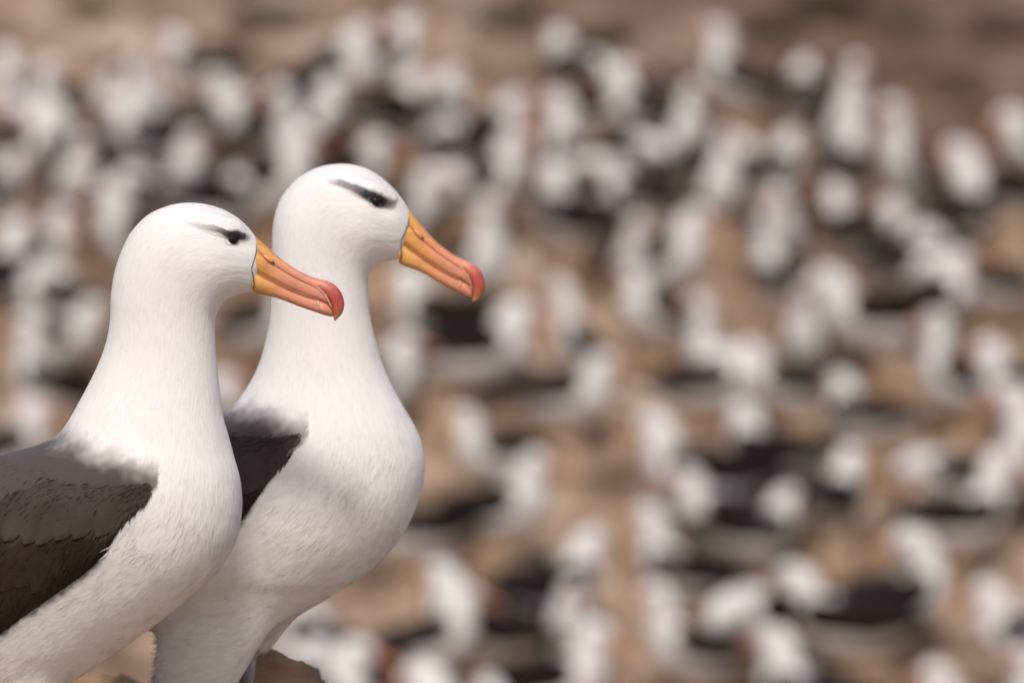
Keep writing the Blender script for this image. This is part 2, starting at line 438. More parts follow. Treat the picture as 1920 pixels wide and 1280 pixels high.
def big_bird(spec):
    D = spec['depth']; k = 0.0006 * D / 5
    rx_, ry_ = spec['root']
    rootx = (rx_ - 960) * k
    rootz = rockz(rootx, D)
    root = empty('albatross', (rootx, D, rootz))
    tag(root, spec['label'], 'albatross', 'sharp albatrosses in the foreground')
    def L(x, y, lat=0.0):        # drawing units -> local metres
        return ((x - 960) * k - rootx, lat * k, CAM_Z - (y - 640) * k - rootz)
    def Larr(A):
        A = np.asarray(A, float)
        return np.stack([(A[:, 0] - 960) * k - rootx, A[:, 2] * k, CAM_Z - (A[:, 1] - 640) * k - rootz], 1)
    def back(V):                 # local metres -> drawing units
        return (V[:, 0] + rootx) / k + 960, 640 - (V[:, 2] + rootz - CAM_Z) / k, V[:, 1] / k
    # ---- loft of body, neck and head
    S = catmull(spec['st'], 220)
    d, v, wv = S[:, 0:2], S[:, 2:4], S[:, 4]
    m = 96
    th = np.linspace(0, 2 * np.pi, m, endpoint=False)
    c = (d + v) / 2; ax = (d - v) / 2
    ct, st_ = np.cos(th), np.sin(th)
    e = 0.92
    cs = np.sign(ct) * np.abs(ct) ** e; sn = np.sign(st_) * np.abs(st_) ** e
    R = np.zeros((len(S), m, 3))
    R[:, :, 0] = c[:, None, 0] + ax[:, None, 0] * cs
    R[:, :, 1] = c[:, None, 1] + ax[:, None, 1] * cs
    R[:, :, 2] = wv[:, None] * sn
    Rl = Larr(R.reshape(-1, 3)).reshape(R.shape)
    flowd = np.gradient(c, axis=0)                       # feathers point from bill to tail
    flow3 = np.gradient(Rl, axis=0)
    parts = [rings(Rl)]
    # ---- feathered thighs
    for pth, rad in spec['thighs']:
        P = catmull([(*p, r) for p, r in zip(pth, rad)], 24)
        parts.append(rings(tube(Larr(P[:, :3]), P[:, 3] * k, 28, P[:, 3] * k * spec['thigh_lat'])))
    V, F = join_vf(*parts)
    tmp = mesh_obj('body_tmp', V, F)
    md = tmp.modifiers.new('r', 'REMESH'); md.mode = 'VOXEL'; md.voxel_size = 0.0031
    ms = tmp.modifiers.new('s', 'SMOOTH'); ms.factor = 0.5; ms.iterations = 14
    dg = bpy.context.evaluated_depsgraph_get()
    me = bpy.data.meshes.new_from_object(tmp.evaluated_get(dg))
    bpy.data.objects.remove(tmp, do_unlink=True)
    # finer mesh on the face; the thighs melt into the belly
    bm = bmesh.new(); bm.from_mesh(me)
    zlo = CAM_Z - (spec['melt'] - 640) * k - rootz
    low_v = [v_ for v_ in bm.verts if v_.co.z < zlo]
    for it in range(spec.get('melt_n', 70)):
        bmesh.ops.smooth_vert(bm, verts=low_v, factor=0.5, use_axis_x=True, use_axis_y=True, use_axis_z=True)
    ex, ey = spec['eye']
    for rad in (150, 62):
        es = set()
        for f in bm.faces:
            q = f.calc_center_median()
            X = (q.x + rootx) / k + 960; Y = 640 - (q.z + rootz - CAM_Z) / k
            if (X - ex + 35) ** 2 + (Y - ey) ** 2 < rad ** 2: es.update(f.edges)
        bmesh.ops.subdivide_edges(bm, edges=list(es), cuts=1, use_grid_fill=True, smooth=0.0)
    bmesh.ops.triangulate(bm, faces=[f for f in bm.faces if len(f.verts) > 4])
    bm.to_mesh(me); bm.free()
    n = len(me.vertices)
    co = np.zeros(n * 3); me.vertices.foreach_get('co', co); co = co.reshape(-1, 3)
    nr = np.zeros(n * 3); me.vertices.foreach_get('normal', nr); nr = nr.reshape(-1, 3)
    X, Y, Z = back(co)
    # ---- face relief: brow ridge, hollow lores, eye socket, cheek
    side = np.sign(Z)
    facew = sstep(18, 40, np.abs(Z))
    brow = spec['brow']
    ridge = polyline_field(X, Y - 0, [(x, y - 10, 16, s) for x, y, s in spec['ridge']])
    socket = np.exp(-(((X - ex) / 17) ** 2 + ((Y - ey) / 14) ** 2))
    lx, ly = spec['lore']
    lore = np.exp(-(((X - lx) / 22) ** 2 + ((Y - ly) / 17) ** 2))
    cx_, cy_ = spec['cheek']
    cheek = np.exp(-(((X - cx_) / 60) ** 2 + ((Y - cy_) / 42) ** 2))
    gx, gy = spec['gapefold']
    fold = polyline_field(X, Y, [(gx, gy, 7, 1.0), (gx - 45, gy - 2, 9, 0.7), (gx - 90, gy + 14, 14, 0.0)])
    fx_, fy_ = ycurve(spec['flank'])
    dlow = Y - np.interp(X, fx_, fy_)
    bulge = sstep(-8, 6, dlow) * np.exp(-np.maximum(dlow, 0) / 55) * sstep(spec['wrist'][0] + 10, spec['wrist'][0] - 60, X) * sstep(60, 110, np.abs(Z))
    disp0 = bulge * 12.0 * k
    disp = (ridge * 9.0 - socket * 3.5 - lore * 6.0 + cheek * 3.0 + fold * 0.9) * facew * k
    co = co + nr * (disp + disp0)[:, None]
    # soft unevenness of the plumage
    und = np.array([mnoise.fractal(Vector((a * 22, b * 22, cc * 22)), 0.7, 2.0, 3) for a, b, cc in co])
    
    headness = sstep(spec['neck_y'] + 260, spec['neck_y'], Y)
    co = co + nr * (und * (0.00045 - 0.0001 * headness))[:, None]
    me.vertices.foreach_set('co', co.ravel()); me.update()
    me.vertices.foreach_get('normal', nr_ := np.zeros(n * 3)); nr = nr_.reshape(-1, 3)
    # ---- colours
    jit = np.array([mnoise.noise(Vector((a * 30, b * 30, cc * 30))) for a, b, cc in co])
    jit2 = np.array([mnoise.noise(Vector((a * 120, b * 120, cc * 120))) for a, b, cc in co])
    ux, uy = ycurve(spec['mantle_top']); lx_, ly_ = ycurve(spec['flank'])
    top = np.interp(X, ux, uy); low = np.interp(X, lx_, ly_)
    mt = sstep(-48, 40, Y - top + jit * 20 + jit2 * 10) * sstep(-17, 0, low - Y + jit2 * 5)
    mt *= (X < spec['wrist'][0])
    brm = polyline_field(X + jit2 * 2.5, Y + jit2 * 2.5, brow) * facew
    stain = sstep(0.05, 0.5, np.array([mnoise.fractal(Vector((a * 9 + 4, b * 9, cc * 9)), 0.8, 2.1, 3) for a, b, cc in co]))
    belly = sstep(spec['neck_y'] + 420, spec['neck_y'] + 680, Y)
    def colour(X_, mt_, brm_, st_, by_):
        col = np.tile(WHITE, (len(X_), 1))
        col *= 1 - np.outer(st_ * (0.012 + 0.04 * by_ * spec['stain']), (0.5, 0.9, 1.7))
        col = col * (1 - mt_[:, None]) + MANTLE * mt_[:, None]
        col = col * (1 - brm_[:, None]) + BROWC * brm_[:, None]
        return col
    cols = colour(X, mt, brm, stain, belly)
    set_col(me, cols)
    me.polygons.foreach_set('use_smooth', np.ones(len(me.polygons), dtype=bool))
    me.name = 'body'
    body = bpy.data.objects.new('body', me); COL.objects.link(body); body.parent = root
    me.materials.clear(); me.materials.append(M_PLUME)
    fl = [tuple(p.vertices) for p in me.polygons]
    bvh = BVHTree.FromPolygons([Vector(p) for p in co], fl)
    def lat_at(x, y, sgn):
        o = Vector(L(x, y, 0)); o.y = sgn * 0.6
        h = bvh.ray_cast(o, Vector((0, -sgn, 0)))
        if h[0] is None or h[0].y * sgn < 0: return None
        return abs(h[0].y) / k
    # coordinates along and across the lie of the feathers
    kd = KDTree(Rl.shape[0] * Rl.shape[1])
    Rf = Rl.reshape(-1, 3); Ff = flow3.reshape(-1, 3)
    for i, p in enumerate(Rf): kd.insert(p, i)
    kd.balance()
    cl = Larr(np.column_stack([c, np.zeros(len(c))]))
    ulen = np.concatenate([[0], np.cumsum(np.linalg.norm(np.diff(cl, axis=0), axis=1))])
    dth = (np.roll(Rl, -1, axis=1) - np.roll(Rl, 1, axis=1)).reshape(-1, 3) / (4 * np.pi / m)
    du = np.repeat(np.gradient(ulen), m)
    jn = np.array([kd.find(p)[1] for p in co])
    rel = co - Rf[jn]
    fu = np.repeat(ulen, m)[jn] + (rel * Ff[jn]).sum(1) / ((Ff[jn] ** 2).sum(1) + 1e-10) * du[jn]
    tht = np.tile(np.where(th > np.pi, th - 2 * np.pi, th), len(S))[jn] + (rel * dth[jn]).sum(1) / ((dth[jn] ** 2).sum(1) + 1e-10)
    fa_ = me.attributes.new('flow', 'FLOAT_VECTOR', 'POINT')
    fa_.data.foreach_set('vector', np.stack([fu, tht * 0.07, np.zeros(n)], 1).astype(np.float32).ravel())
    # ---- loose contour feathers (thin barbs lying along the body)
    tri = []
    for p in fl:
        tri.append(p[:3])
        if len(p) == 4: tri.append((p[0], p[2], p[3]))
    tri = np.array(tri)
    A, B, C = co[tri[:, 0]], co[tri[:, 1]], co[tri[:, 2]]
    ar = np.linalg.norm(np.cross(B - A, C - A), axis=1)
    # fewer on the side turned from view is not done: the bird is whole
    nfl = spec['barbs']
    pick = RNG.choice(len(tri), nfl, p=ar / ar.sum())
    u, vv = RNG.random(nfl), RNG.random(nfl)
    fl_ = u + vv > 1; u[fl_] = 1 - u[fl_]; vv[fl_] = 1 - vv[fl_]
    P = A[pick] + (B - A)[pick] * u[:, None] + (C - A)[pick] * vv[:, None]
    Nn = nr[tri[pick, 0]]; Cc = cols[tri[pick, 0]]
    Xp, Yp, Zp = back(P)
    hd = sstep(spec['neck_y'] + 330, spec['neck_y'] - 10, Yp)
    face = (np.hypot(Xp - ex, Yp - ey) < 20) | (Xp > spec['bill'][0][0] - 6)
    tp_, lp_ = np.interp(Xp, ux, uy), np.interp(Xp, lx_, ly_)
    face = face | ((np.abs(Yp - tp_) < 75) & (Xp < spec['wrist'][0] + 4) & (Cc[:, 0] < 0.72) & (Cc[:, 0] > 0.075))
    face = face | (brm[tri[pick, 0]] > 0.03)
    face = face | ((Cc[:, 0] > 0.2) & (Yp < lp_ + 2) & (Yp > tp_ + 34) & (Xp < spec['wrist'][0]))
    jn = np.array([kd.find(p)[1] for p in P])
    T_ = Ff[jn] - Nn * (Ff[jn] * Nn).sum(1)[:, None]
    ln = np.linalg.norm(T_, axis=1)
    keep = (~face) & (ln > 1e-9)
    P, Nn, Cc, T_, hd, ln = P[keep], Nn[keep], Cc[keep], T_[keep], hd[keep], ln[keep]
    nb = len(P)
    edge = np.abs(Yp - lp_)[keep] < 24
    edge &= Xp[keep] < spec['wrist'][0]
    T_ /= ln[:, None]
    S_ = np.cross(Nn, T_)
    ang = RNG.normal(0, 1, nb) * (0.12 + 0.08 * (1 - hd))
    T_ = T_ * np.cos(ang)[:, None] + S_ * np.sin(ang)[:, None]; S_ = np.cross(Nn, T_)
    le = ((0.007 + 0.014 * (1 - hd)) * RNG.uniform(0.6, 1.3, nb))[:, None]
    wd = ((0.0005 + 0.0003 * (1 - hd)) * RNG.uniform(0.7, 1.4, nb))[:, None]
    le[edge] *= 0.45
    le[(Cc[:, 0] < 0.7)] *= 0.55
    nearm = (np.abs(Yp - tp_)[keep] < 60) & (Xp[keep] < spec['wrist'][0] + 10)
    le[nearm] *= 0.6
    lift = ((0.00002 + 0.00003 * (1 - hd)) * RNG.uniform(0.3, 1.6, nb))[:, None]
    b0 = P - Nn * 0.0004
    md_ = P + T_ * le * .55 + Nn * lift * .7
    bv = np.stack([b0 - S_ * wd * .5, b0 + S_ * wd * .5, md_ + S_ * wd * .5, md_ - S_ * wd * .5, P + T_ * le + Nn * lift], 1).reshape(-1, 3)
    o5 = np.arange(nb) * 5
    bf = np.stack([o5 + 3, o5 + 2, o5 + 1, o5], 1).tolist() + np.stack([o5 + 4, o5 + 2, o5 + 3], 1).tolist()
    nn = Nn + S_ * RNG.normal(0, 0.03, nb)[:, None] + T_ * RNG.normal(0.0, 0.02, nb)[:, None]
    nn /= np.linalg.norm(nn, axis=1)[:, None]
    bn = np.repeat(nn, 5, axis=0)
    bc = np.repeat(Cc * RNG.uniform(0.98, 1.015, nb)[:, None], 5, axis=0)
    bo = mesh_obj('plumage', bv, bf, M_BARB, body, True, np.array(bc))
    bo.data.normals_split_custom_set_from_vertices([tuple(x) for x in bn])
    tag(bo, kind='stuff')
    # ---- eyes
    for sgn in (-1, 1):
        la = lat_at(ex, ey, sgn)
        r = 12.5
        bm = bmesh.new(); bmesh.ops.create_uvsphere(bm, u_segments=28, v_segments=18, radius=r * k)
        me_ = bpy.data.meshes.new('eye'); bm.to_mesh(me_); bm.free()
        me_.polygons.foreach_set('use_smooth', np.ones(len(me_.polygons), dtype=bool))
        eo = bpy.data.objects.new('eye', me_); COL.objects.link(eo); eo.parent = root
        eo.location = L(ex, ey, sgn * (la - r * 0.66)); me_.materials.append(M_EYE)
        # dark upper lid pressed down by the brow
        bm = bmesh.new(); bmesh.ops.create_uvsphere(bm, u_segments=28, v_segments=22, radius=r * 1.09 * k)
        bmesh.ops.delete(bm, geom=[v_ for v_ in bm.verts if v_.co.z < (0.24 * r * k - spec['lid_slope'] * v_.co.x)], context='VERTS')
        ml = bpy.data.meshes.new('eyelid'); bm.to_mesh(ml); bm.free(); ml.materials.append(M_LASH)
        ml.polygons.foreach_set('use_smooth', np.ones(len(ml.polygons), dtype=bool))
        ul = bpy.data.objects.new('eyelid', ml); COL.objects.link(ul); ul.parent = eo
        # pale lower lid
        pth = []
        for a in np.linspace(spec['lid'][0], spec['lid'][1], 14):
            lxx, lyy = ex + 13.2 * math.cos(math.radians(a)), ey + 11.8 * math.sin(math.radians(a))
            l2 = lat_at(lxx, lyy, sgn) or la
            pth.append(L(lxx, lyy, sgn * (l2 + 0.4)))
        rr = np.sin(np.linspace(0.15, math.pi - 0.15, 14)) * 1.0 * k
        vv_, ff_ = rings(tube(pth, rr, 8))
        lo = mesh_obj('eyelid', vv_, ff_, M_LID, eo)
        lo.matrix_parent_inverse = Matrix.Translation(-Vector(eo.location))
    # ---- bill
    a0, a1 = (479, 445), (645, 572)
    b0, b1 = spec['bill']
    sc = abs(complex(b1[0] - b0[0], b1[1] - b0[1])) / abs(complex(166, 127))
    TX = lambda pts: xform_pts(pts, a0, a1, b0, b1)
    T = TX([(468,432),(490,453),(512,472.5),(535,491),(558,506),(580,516.5),(600,523.5),(616,529)])
    Sm = TX([(470,462),(490,476),(512,493),(535,508),(558,521),(580,531),(600,541),(614,551)])
    G = TX([(466,500),(490,514),(512,526),(535,538),(558,548),(580,556),(600,562),(616,569)])
    Bt = TX([(476,547),(490,551),(515,556.5),(538,564.5),(562,574),(584,581.5),(603,588),(614,591)])
    W = np.array([27, 29.5, 26, 23, 20.5, 19, 18.5, 17]) * sc
    def loft(up, dn, wid, e=0.85, n=44, m=28, lift=0.0, over=1.0):
        Q = catmull([(*a, *b, c_) for a, b, c_ in zip(up, dn, wid)], n)
        th = np.linspace(0, 2 * np.pi, m, endpoint=False)
        cs = np.sign(np.cos(th)) * np.abs(np.cos(th)) ** e; sn = np.sign(np.sin(th)) * np.abs(np.sin(th)) ** e
        cc = (Q[:, 0:2] + Q[:, 2:4]) / 2; aa = (Q[:, 0:2] - Q[:, 2:4]) / 2 * over
        R = np.zeros((n, m, 3))
        R[:, :, :2] = cc[:, None] + aa[:, None] * cs[None, :, None]
        R[:, :, 2] = Q[:, None, 4] * sn
        return R
    pk = spec['pink']
    yel = np.array((0.70, 0.37, 0.10)); org = np.array((0.70, 0.30, 0.12)) * (1 - pk) + np.array((0.66, 0.285, 0.165)) * pk
    pnk = np.array((0.68, 0.28, 0.17)) * (1 - pk) + np.array((0.64, 0.265, 0.19)) * pk
    red = np.array((0.56, 0.095, 0.085)); horn = np.array((0.55, 0.36, 0.13))
    def grad(R, stops):
        n_, m_, _ = R.shape
        t = np.linspace(0, 1, n_)
        c3 = np.stack([np.interp(t, [s[0] for s in stops], [s[1][q] for s in stops]) for q in range(3)], 1)
        c3 = np.repeat(c3, m_, axis=0)
        return np.vstack([c3, c3[:1], c3[-1:]])
    def piece(name, R, stops, parent=None):
        vv_, ff_ = rings(Larr(R.reshape(-1, 3)).reshape(R.shape))
        return mesh_obj(name, vv_, ff_, M_BILL, parent if parent else root, True, grad(R, stops))
    R1 = loft(Sm, G, W, 0.66, over=1.12)
    upper = piece('upper_bill', R1, [(0, yel), (0.10, yel), (0.38, org), (0.8, pnk), (1, pnk)])
    mid = [((a[0] * .15 + b[0] * .85), (a[1] * .15 + b[1] * .85)) for a, b in zip(T, Sm)]
    dn = [(a[0] * 1.55 - b[0] * .55, a[1] * 1.55 - b[1] * .55) for a, b in zip(Sm, T)]
    R2 = loft(T, dn, W * np.array([.72, .72, .72, .74, .78, .82, .86, .88]), 0.9)
    piece('bill_ridge', R2, [(0, yel), (0.22, yel * .8 + org * .2), (0.55, pnk * 1.08), (1, pnk * 1.1)], upper)
    R3 = loft(G, Bt, W * np.array([.93, .93, .92, .9, .88, .86, .84, .8]), 0.74, over=1.08)
    lower = piece('lower_bill', R3, [(0, yel), (0.12, yel), (0.45, org), (0.85, pnk), (1, pnk)])
    O = TX([(598,522.5),(613,526.5),(626,532.5),(637,544),(644,559),(645.5,573),(641,588),(628,602)])
    I = TX([(597,543),(606,550),(613,559),(618,568),(621,577),(623,586),(625,594),(626.5,600)])
    HW = np.array([17, 19.5, 20, 18.5, 15.5, 11.5, 6.5, 1.2]) * sc
    R4 = loft(O, I, HW, 0.95, over=1.0)
    piece('bill_hook', R4, [(0, pnk * 1.15), (0.22, red * .55 + pnk * .45), (0.5, red), (0.78, red * .7 + horn * .3), (0.9, horn), (1, horn * .7)], upper)
    R5 = loft(TX([(599,563),(608,565),(616,570),(622,577),(625,586)]), TX([(597,586.5),(607,590.5),(615,592.5),(622,593.5),(625,592)]), np.array([17, 17, 15, 11, 3]) * sc, 0.9, n=20)
    piece('lower_bill_tip', R5, [(0, pnk * 1.2), (0.3, pnk * .95 + red * .1), (0.8, pnk * .7 + horn * .3), (1, horn)], lower)
    # pale rims between the horny plates, nostril tubes, dark skin at the base
    for sgn in (-1, 1):
        def on(pts, lat, rad, name, mat, cold, parent, n=26):
            Q = catmull([(*p, l, r) for p, l, r in zip(TX(pts), lat, rad)], n)
            if name == 'gape_skin':
                for q_ in Q: q_[2] = max(lat_at(q_[0], q_[1], sgn) or 0, q_[2]) + 0.5
            Q[:, 2] *= sgn
            vv_, ff_ = rings(tube(Larr(Q[:, :3]), np.maximum(Q[:, 3], .05) * k, 8))
            return mesh_obj(name, vv_, ff_, mat, parent, True, np.tile(cold, (len(vv_), 1)))
        seam = [(484, 468), (498, 481), (512, 492.5), (535, 508), (558, 521.5), (580, 532), (598, 543)]
        on(seam, np.array([27, 26, 24.2, 20.5, 18.6, 17.6, 17.4]) * sc, np.array([.8, 1.0, 1.0, .9, .9, .9, .7]) * 1.2, 'plate_rim', M_BILL, pnk * .86, upper)
        on([(597, 541), (606, 549), (613, 558), (618, 567), (622, 577)], np.array([17.6, 18.6, 18.4, 17, 14]) * sc, [1.2, 1.6, 1.8, 1.8, 1.2], 'plate_rim', M_BILL, np.array((0.62, 0.36, 0.24)), upper)
        on([(597, 564), (598, 572), (597, 582)], np.array([15.5, 17, 14]) * sc, [1.6, 2.4, 1.4], 'plate_rim', M_BILL, np.array((0.68, 0.42, 0.29)), lower, 12)
        nz_ = on([(494, 479), (501, 483), (508, 488.5), (512.5, 492)], np.array([25, 25.5, 25, 23.8]) * sc, [1.5, 3.6, 4.4, 3.6], 'nostril', M_BILL, org * 1.1, upper, 14)
        on([(510, 490.5), (513.5, 493), (516, 495)], np.array([26.2, 26.4, 24.5]) * sc, [1.2, 2.4, 0.8], 'nostril_opening', M_GAPE, np.array((.03, .015, .012)), nz_, 8)
        on([(483, 456), (481.5, 476), (476, 496), (473.5, 504)], np.array([20, 28, 31, 31]) * sc, [.4, 1.0, .9, .6], 'gape_skin', M_GAPE, np.array((.03, .02, .02)), root, 18)
        on([(473.5, 504), (476, 516), (478, 532), (475.5, 545)], np.array([31, 30.5, 30, 22]) * sc, [.6, 1.0, 1.1, .5], 'gape_skin', M_GAPE, np.array((.03, .02, .02)), root, 18)
        on([(474, 503), (490, 513.5), (512, 525.5), (535, 537.5), (558, 547.5), (580, 555.5), (598, 561.5)], np.array([29, 28, 24.5, 21.4, 19, 17.6, 16.6]) * sc, [.5, .9, 1.0, 1.0, 1.0, .9, .5], 'gape_line', M_BILL, org * .72, lower)
    # ---- folded wings
    up_c = catmull(spec['wing_up'], 90); lo_c = catmull(spec['wing_lo'], 90)
    lo_c = lo_c + np.outer(sstep(0, .12, np.linspace(0, 1, 90)), (6, 14))
    nr_r = 34
    for sgn in (-1, 1):
        G3 = np.zeros((90, nr_r, 3))
        for i in range(90):
            for j in range(nr_r):
                r = j / (nr_r - 1)
                p = up_c[i] * (1 - r) + lo_c[i] * r
                G3[i, j, :2] = p
                la = lat_at(p[0], p[1], sgn)
                G3[i, j, 2] = np.nan if la is None else la
        q = G3[:, :, 2]
        for i in range(90):
            row = q[i]; ok = ~np.isnan(row)
            if ok.sum() >= 2: row[~ok] = np.interp(np.where(~ok)[0], np.where(ok)[0], row[ok])
            else: row[:] = (q[i - 1] * 0.955 if i else 30)
        for it in range(25):
            qq = q.copy()
            qq[1:-1, 1:-1] = (q[:-2, 1:-1] + q[2:, 1:-1] + q[1:-1, :-2] + q[1:-1, 2:]) / 4
            qq[-1] = q[-2]
            q[:] = np.maximum(qq, 12)
        t = np.linspace(0, 1, 90)[:, None]; r = np.linspace(0, 1, nr_r)[None]
        thick = 15 * sstep(0, .30, r) * sstep(1.0, .80, r) * sstep(0.0, 0.22, t) * (1 - .45 * t)
        off = thick - 3.5 + 3.0 * sstep(.25, .6, t) * sstep(0, .15, r)
        out = G3.copy(); out[:, :, 2] = (q + off) * sgn
        inn = G3.copy(); inn[:, :, 2] = (q - 7) * sgn
        Vo = Larr(out.reshape(-1, 3)); Vi = Larr(inn.reshape(-1, 3))
        Fw = []
        idx = lambda i, j: i * nr_r + j
        n0 = 90 * nr_r
        for i in range(89):
            for j in range(nr_r - 1):
                f = (idx(i, j), idx(i, j + 1), idx(i + 1, j + 1), idx(i + 1, j))
                g = tuple(n0 + a for a in f[::-1])
                if sgn < 0: f, g = f[::-1], g[::-1]
                Fw += [f[::-1], g[::-1]]
        for i in range(89):
            for j in (0, nr_r - 1):
                Fw.append((idx(i, j), idx(i + 1, j), n0 + idx(i + 1, j), n0 + idx(i, j)))
        for j in range(nr_r - 1):
            for i in (0, 89):
                Fw.append((idx(i, j), idx(i, j + 1), n0 + idx(i, j + 1), n0 + idx(i, j)))
        Vg_ = Vo.reshape(90, nr_r, 3)
        bx_, by_ = ycurve([(x + spec['wshift'][0], y + spec['wshift'][1]) for x, y in [(320, 930), (240, 978), (200, 990), (100, 1003), (0, 1002), (-150, 1045), (-400, 1185), (-700, 1375)]])
        wj = np.array([mnoise.noise(Vector((a * 16, 5, b * 16))) for a, _, b in Vo])
        of = out.reshape(-1, 3)
        mixw = sstep(-12, 14, of[:, 1] - np.interp(of[:, 0], bx_, by_) + wj * 10)
        cw = MANTLE * (1 - mixw[:, None]) + WINGC * mixw[:, None]
        cw = np.vstack([cw, cw])
        wing = mesh_obj('wing', np.vstack([Vo, Vi]), Fw, M_DARK, root, True, cw)
        # overlapping covert and flight feathers, each laid on the wing's surface
        wb = BVHTree.FromPolygons([Vector(p) for p in np.vstack([Vo, Vi])], [tuple(f) for f in Fw])
        ybx, yby = ycurve([(x + spec['wshift'][0], y + spec['wshift'][1]) for x, y in [(320, 930), (240, 978), (200, 990), (100, 1003), (0, 1002), (-150, 1045), (-400, 1185), (-700, 1375)]])
        def feather(name, p0, p1, hw, col, lift, tip=0.5, nl=9, nw=5):
            if any(y_ + hw * .8 > np.interp(x_, lx_, ly_) and x_ > spec['wrist'][0] - 420 for x_, y_ in (p0, p1)): return None
            vv_, ff_, cc_ = [], [], []
            dx, dy = p1[0] - p0[0], p1[1] - p0[1]; ln_ = math.hypot(dx, dy)
            sx, sy = -dy / ln_, dx / ln_
            last = None
            for a in range(nl):
                f = a / (nl - 1)
                w_ = hw * (0.6 + 0.4 * math.sin(min(1, f * 1.6) * math.pi / 2)) * (math.sqrt(max(0.01, 1 - ((f - tip) / (1 - tip)) ** 2.2)) if f > tip else 1)
                for b in range(nw):
                    g = (b / (nw - 1) - .5) * 2
                    x_, y_ = p0[0] + dx * f + sx * g * w_, p0[1] + dy * f + sy * g * w_
                    o_ = Vector(L(x_, y_, 0)); o_.y = sgn * .6
                    h_ = wb.ray_cast(o_, Vector((0, -sgn, 0)))
                    lt_ = abs(h_[0].y) / k if h_[0] is not None and h_[0].y * sgn > 0 else last
                    if lt_ is None: return None
                    last = lt_
                    vv_.append(L(x_, y_, sgn * (lt_ + lift * (.2 + .8 * f) * (1 - .5 * g * g) - 0.6)))
                    cc_.append(col * (0.88 + 0.16 * f))
            for a in range(nl - 1):
                for b in range(nw - 1):
                    q_ = (a * nw + b, a * nw + b + 1, (a + 1) * nw + b + 1, (a + 1) * nw + b)
                    ff_.append(q_ if sgn < 0 else q_[::-1])
            return mesh_obj(name, vv_, ff_, M_DARK, wing, True, np.array(cc_))
        rg = random.Random(11 + sgn)
        wx0, wy0 = spec['wshift']
        yb = lambda x: float(np.interp(x, ybx, yby))
        for q_ in range(7):      # flight feathers
            x0 = wx0 + 150 - 38 * q_
            feather('flight_feather', (x0, yb(x0) + 75 + 4 * q_), (x0 - 560, yb(x0 - 560) + 95 + 3 * q_), 20, WINGC * rg.uniform(.7, 1.0), 1.5 + .4 * q_, .85, 18)
        for q_ in range(17):     # brown greater coverts
            x0 = wx0 + 195 - 31 * q_ + rg.uniform(-5, 5)
            feather('greater_covert', (x0 + 22, yb(x0 + 22) - 8), (x0 - 48, yb(x0 - 48) + 92 + rg.uniform(-8, 8)), 21, WINGC * rg.uniform(1.05, 1.5), 3.0, .5)
        for q_ in range(15):     # greyer lesser coverts with a scalloped lower edge
            x0 = wx0 + 208 - 33 * q_ + rg.uniform(-6, 6)
            feather('lesser_covert', (x0 + 22, yb(x0 + 22) - 62), (x0 - 14, yb(x0 - 14) + 8 + rg.uniform(-5, 5)), 23, MANTLE * rg.uniform(.88, 1.02), 7.5, .3)
        # soft barbs of the dark plumage
        nbw = 2600
        ii = RNG.integers(1, 70, nbw); jj = RNG.integers(1, nr_r - 2, nbw); ta = RNG.random(nbw)
        Pw = Vg_[ii, jj] * (1 - ta)[:, None] + Vg_[ii + 1, jj + 1] * ta[:, None]
        dw = Vg_[ii + 1, jj] - Vg_[ii, jj]; dw /= np.linalg.norm(dw, axis=1)[:, None] + 1e-9
        dd = Vg_[ii, jj + 1] - Vg_[ii, jj]; dd /= np.linalg.norm(dd, axis=1)[:, None] + 1e-9
        tw = dw * .8 + dd * .5 + RNG.normal(0, .12, (nbw, 3)); tw /= np.linalg.norm(tw, axis=1)[:, None]
        nw_ = np.cross(dw, dd); nw_ *= np.sign(nw_[:, 1:2]) * sgn; nw_ /= np.linalg.norm(nw_, axis=1)[:, None] + 1e-9
        sw = np.cross(nw_, tw)
        lw = RNG.uniform(.006, .014, nbw)[:, None]; ww = RNG.uniform(.0004, .0010, nbw)[:, None]
        hgt = 4.5 * k * np.ones((nbw, 1))
        bq = np.stack([Pw - sw * ww, Pw + sw * ww, Pw + tw * lw * .6 + sw * ww + nw_ * .0001, Pw + tw * lw * .6 - sw * ww + nw_ * .0001, Pw + tw * lw + nw_ * .0001], 1) + (nw_ * .0002)[:, None]
        o5w = np.arange(nbw) * 5
        fq = np.stack([o5w + 3, o5w + 2, o5w + 1, o5w], 1).tolist() + np.stack([o5w + 4, o5w + 2, o5w + 3], 1).tolist()
        cq = np.repeat(cw[ii * nr_r + jj] * RNG.uniform(.93, 1.12, nbw)[:, None], 5, axis=0)
        wo = mesh_obj('wing_plumage', bq.reshape(-1, 3), fq, M_DARK, wing, True, cq)
        nq = nw_ + sw * RNG.normal(0, .06, nbw)[:, None]
        wo.data.normals_split_custom_set_from_vertices([tuple(x) for x in np.repeat(nq / np.linalg.norm(nq, axis=1)[:, None], 5, axis=0)])
        tag(wo, kind='stuff')
    # ---- tail
    tp = spec['tail']
    vv_, ff_, cc_ = [], [], []
    (tx0, ty0), (tx1, ty1) = tp
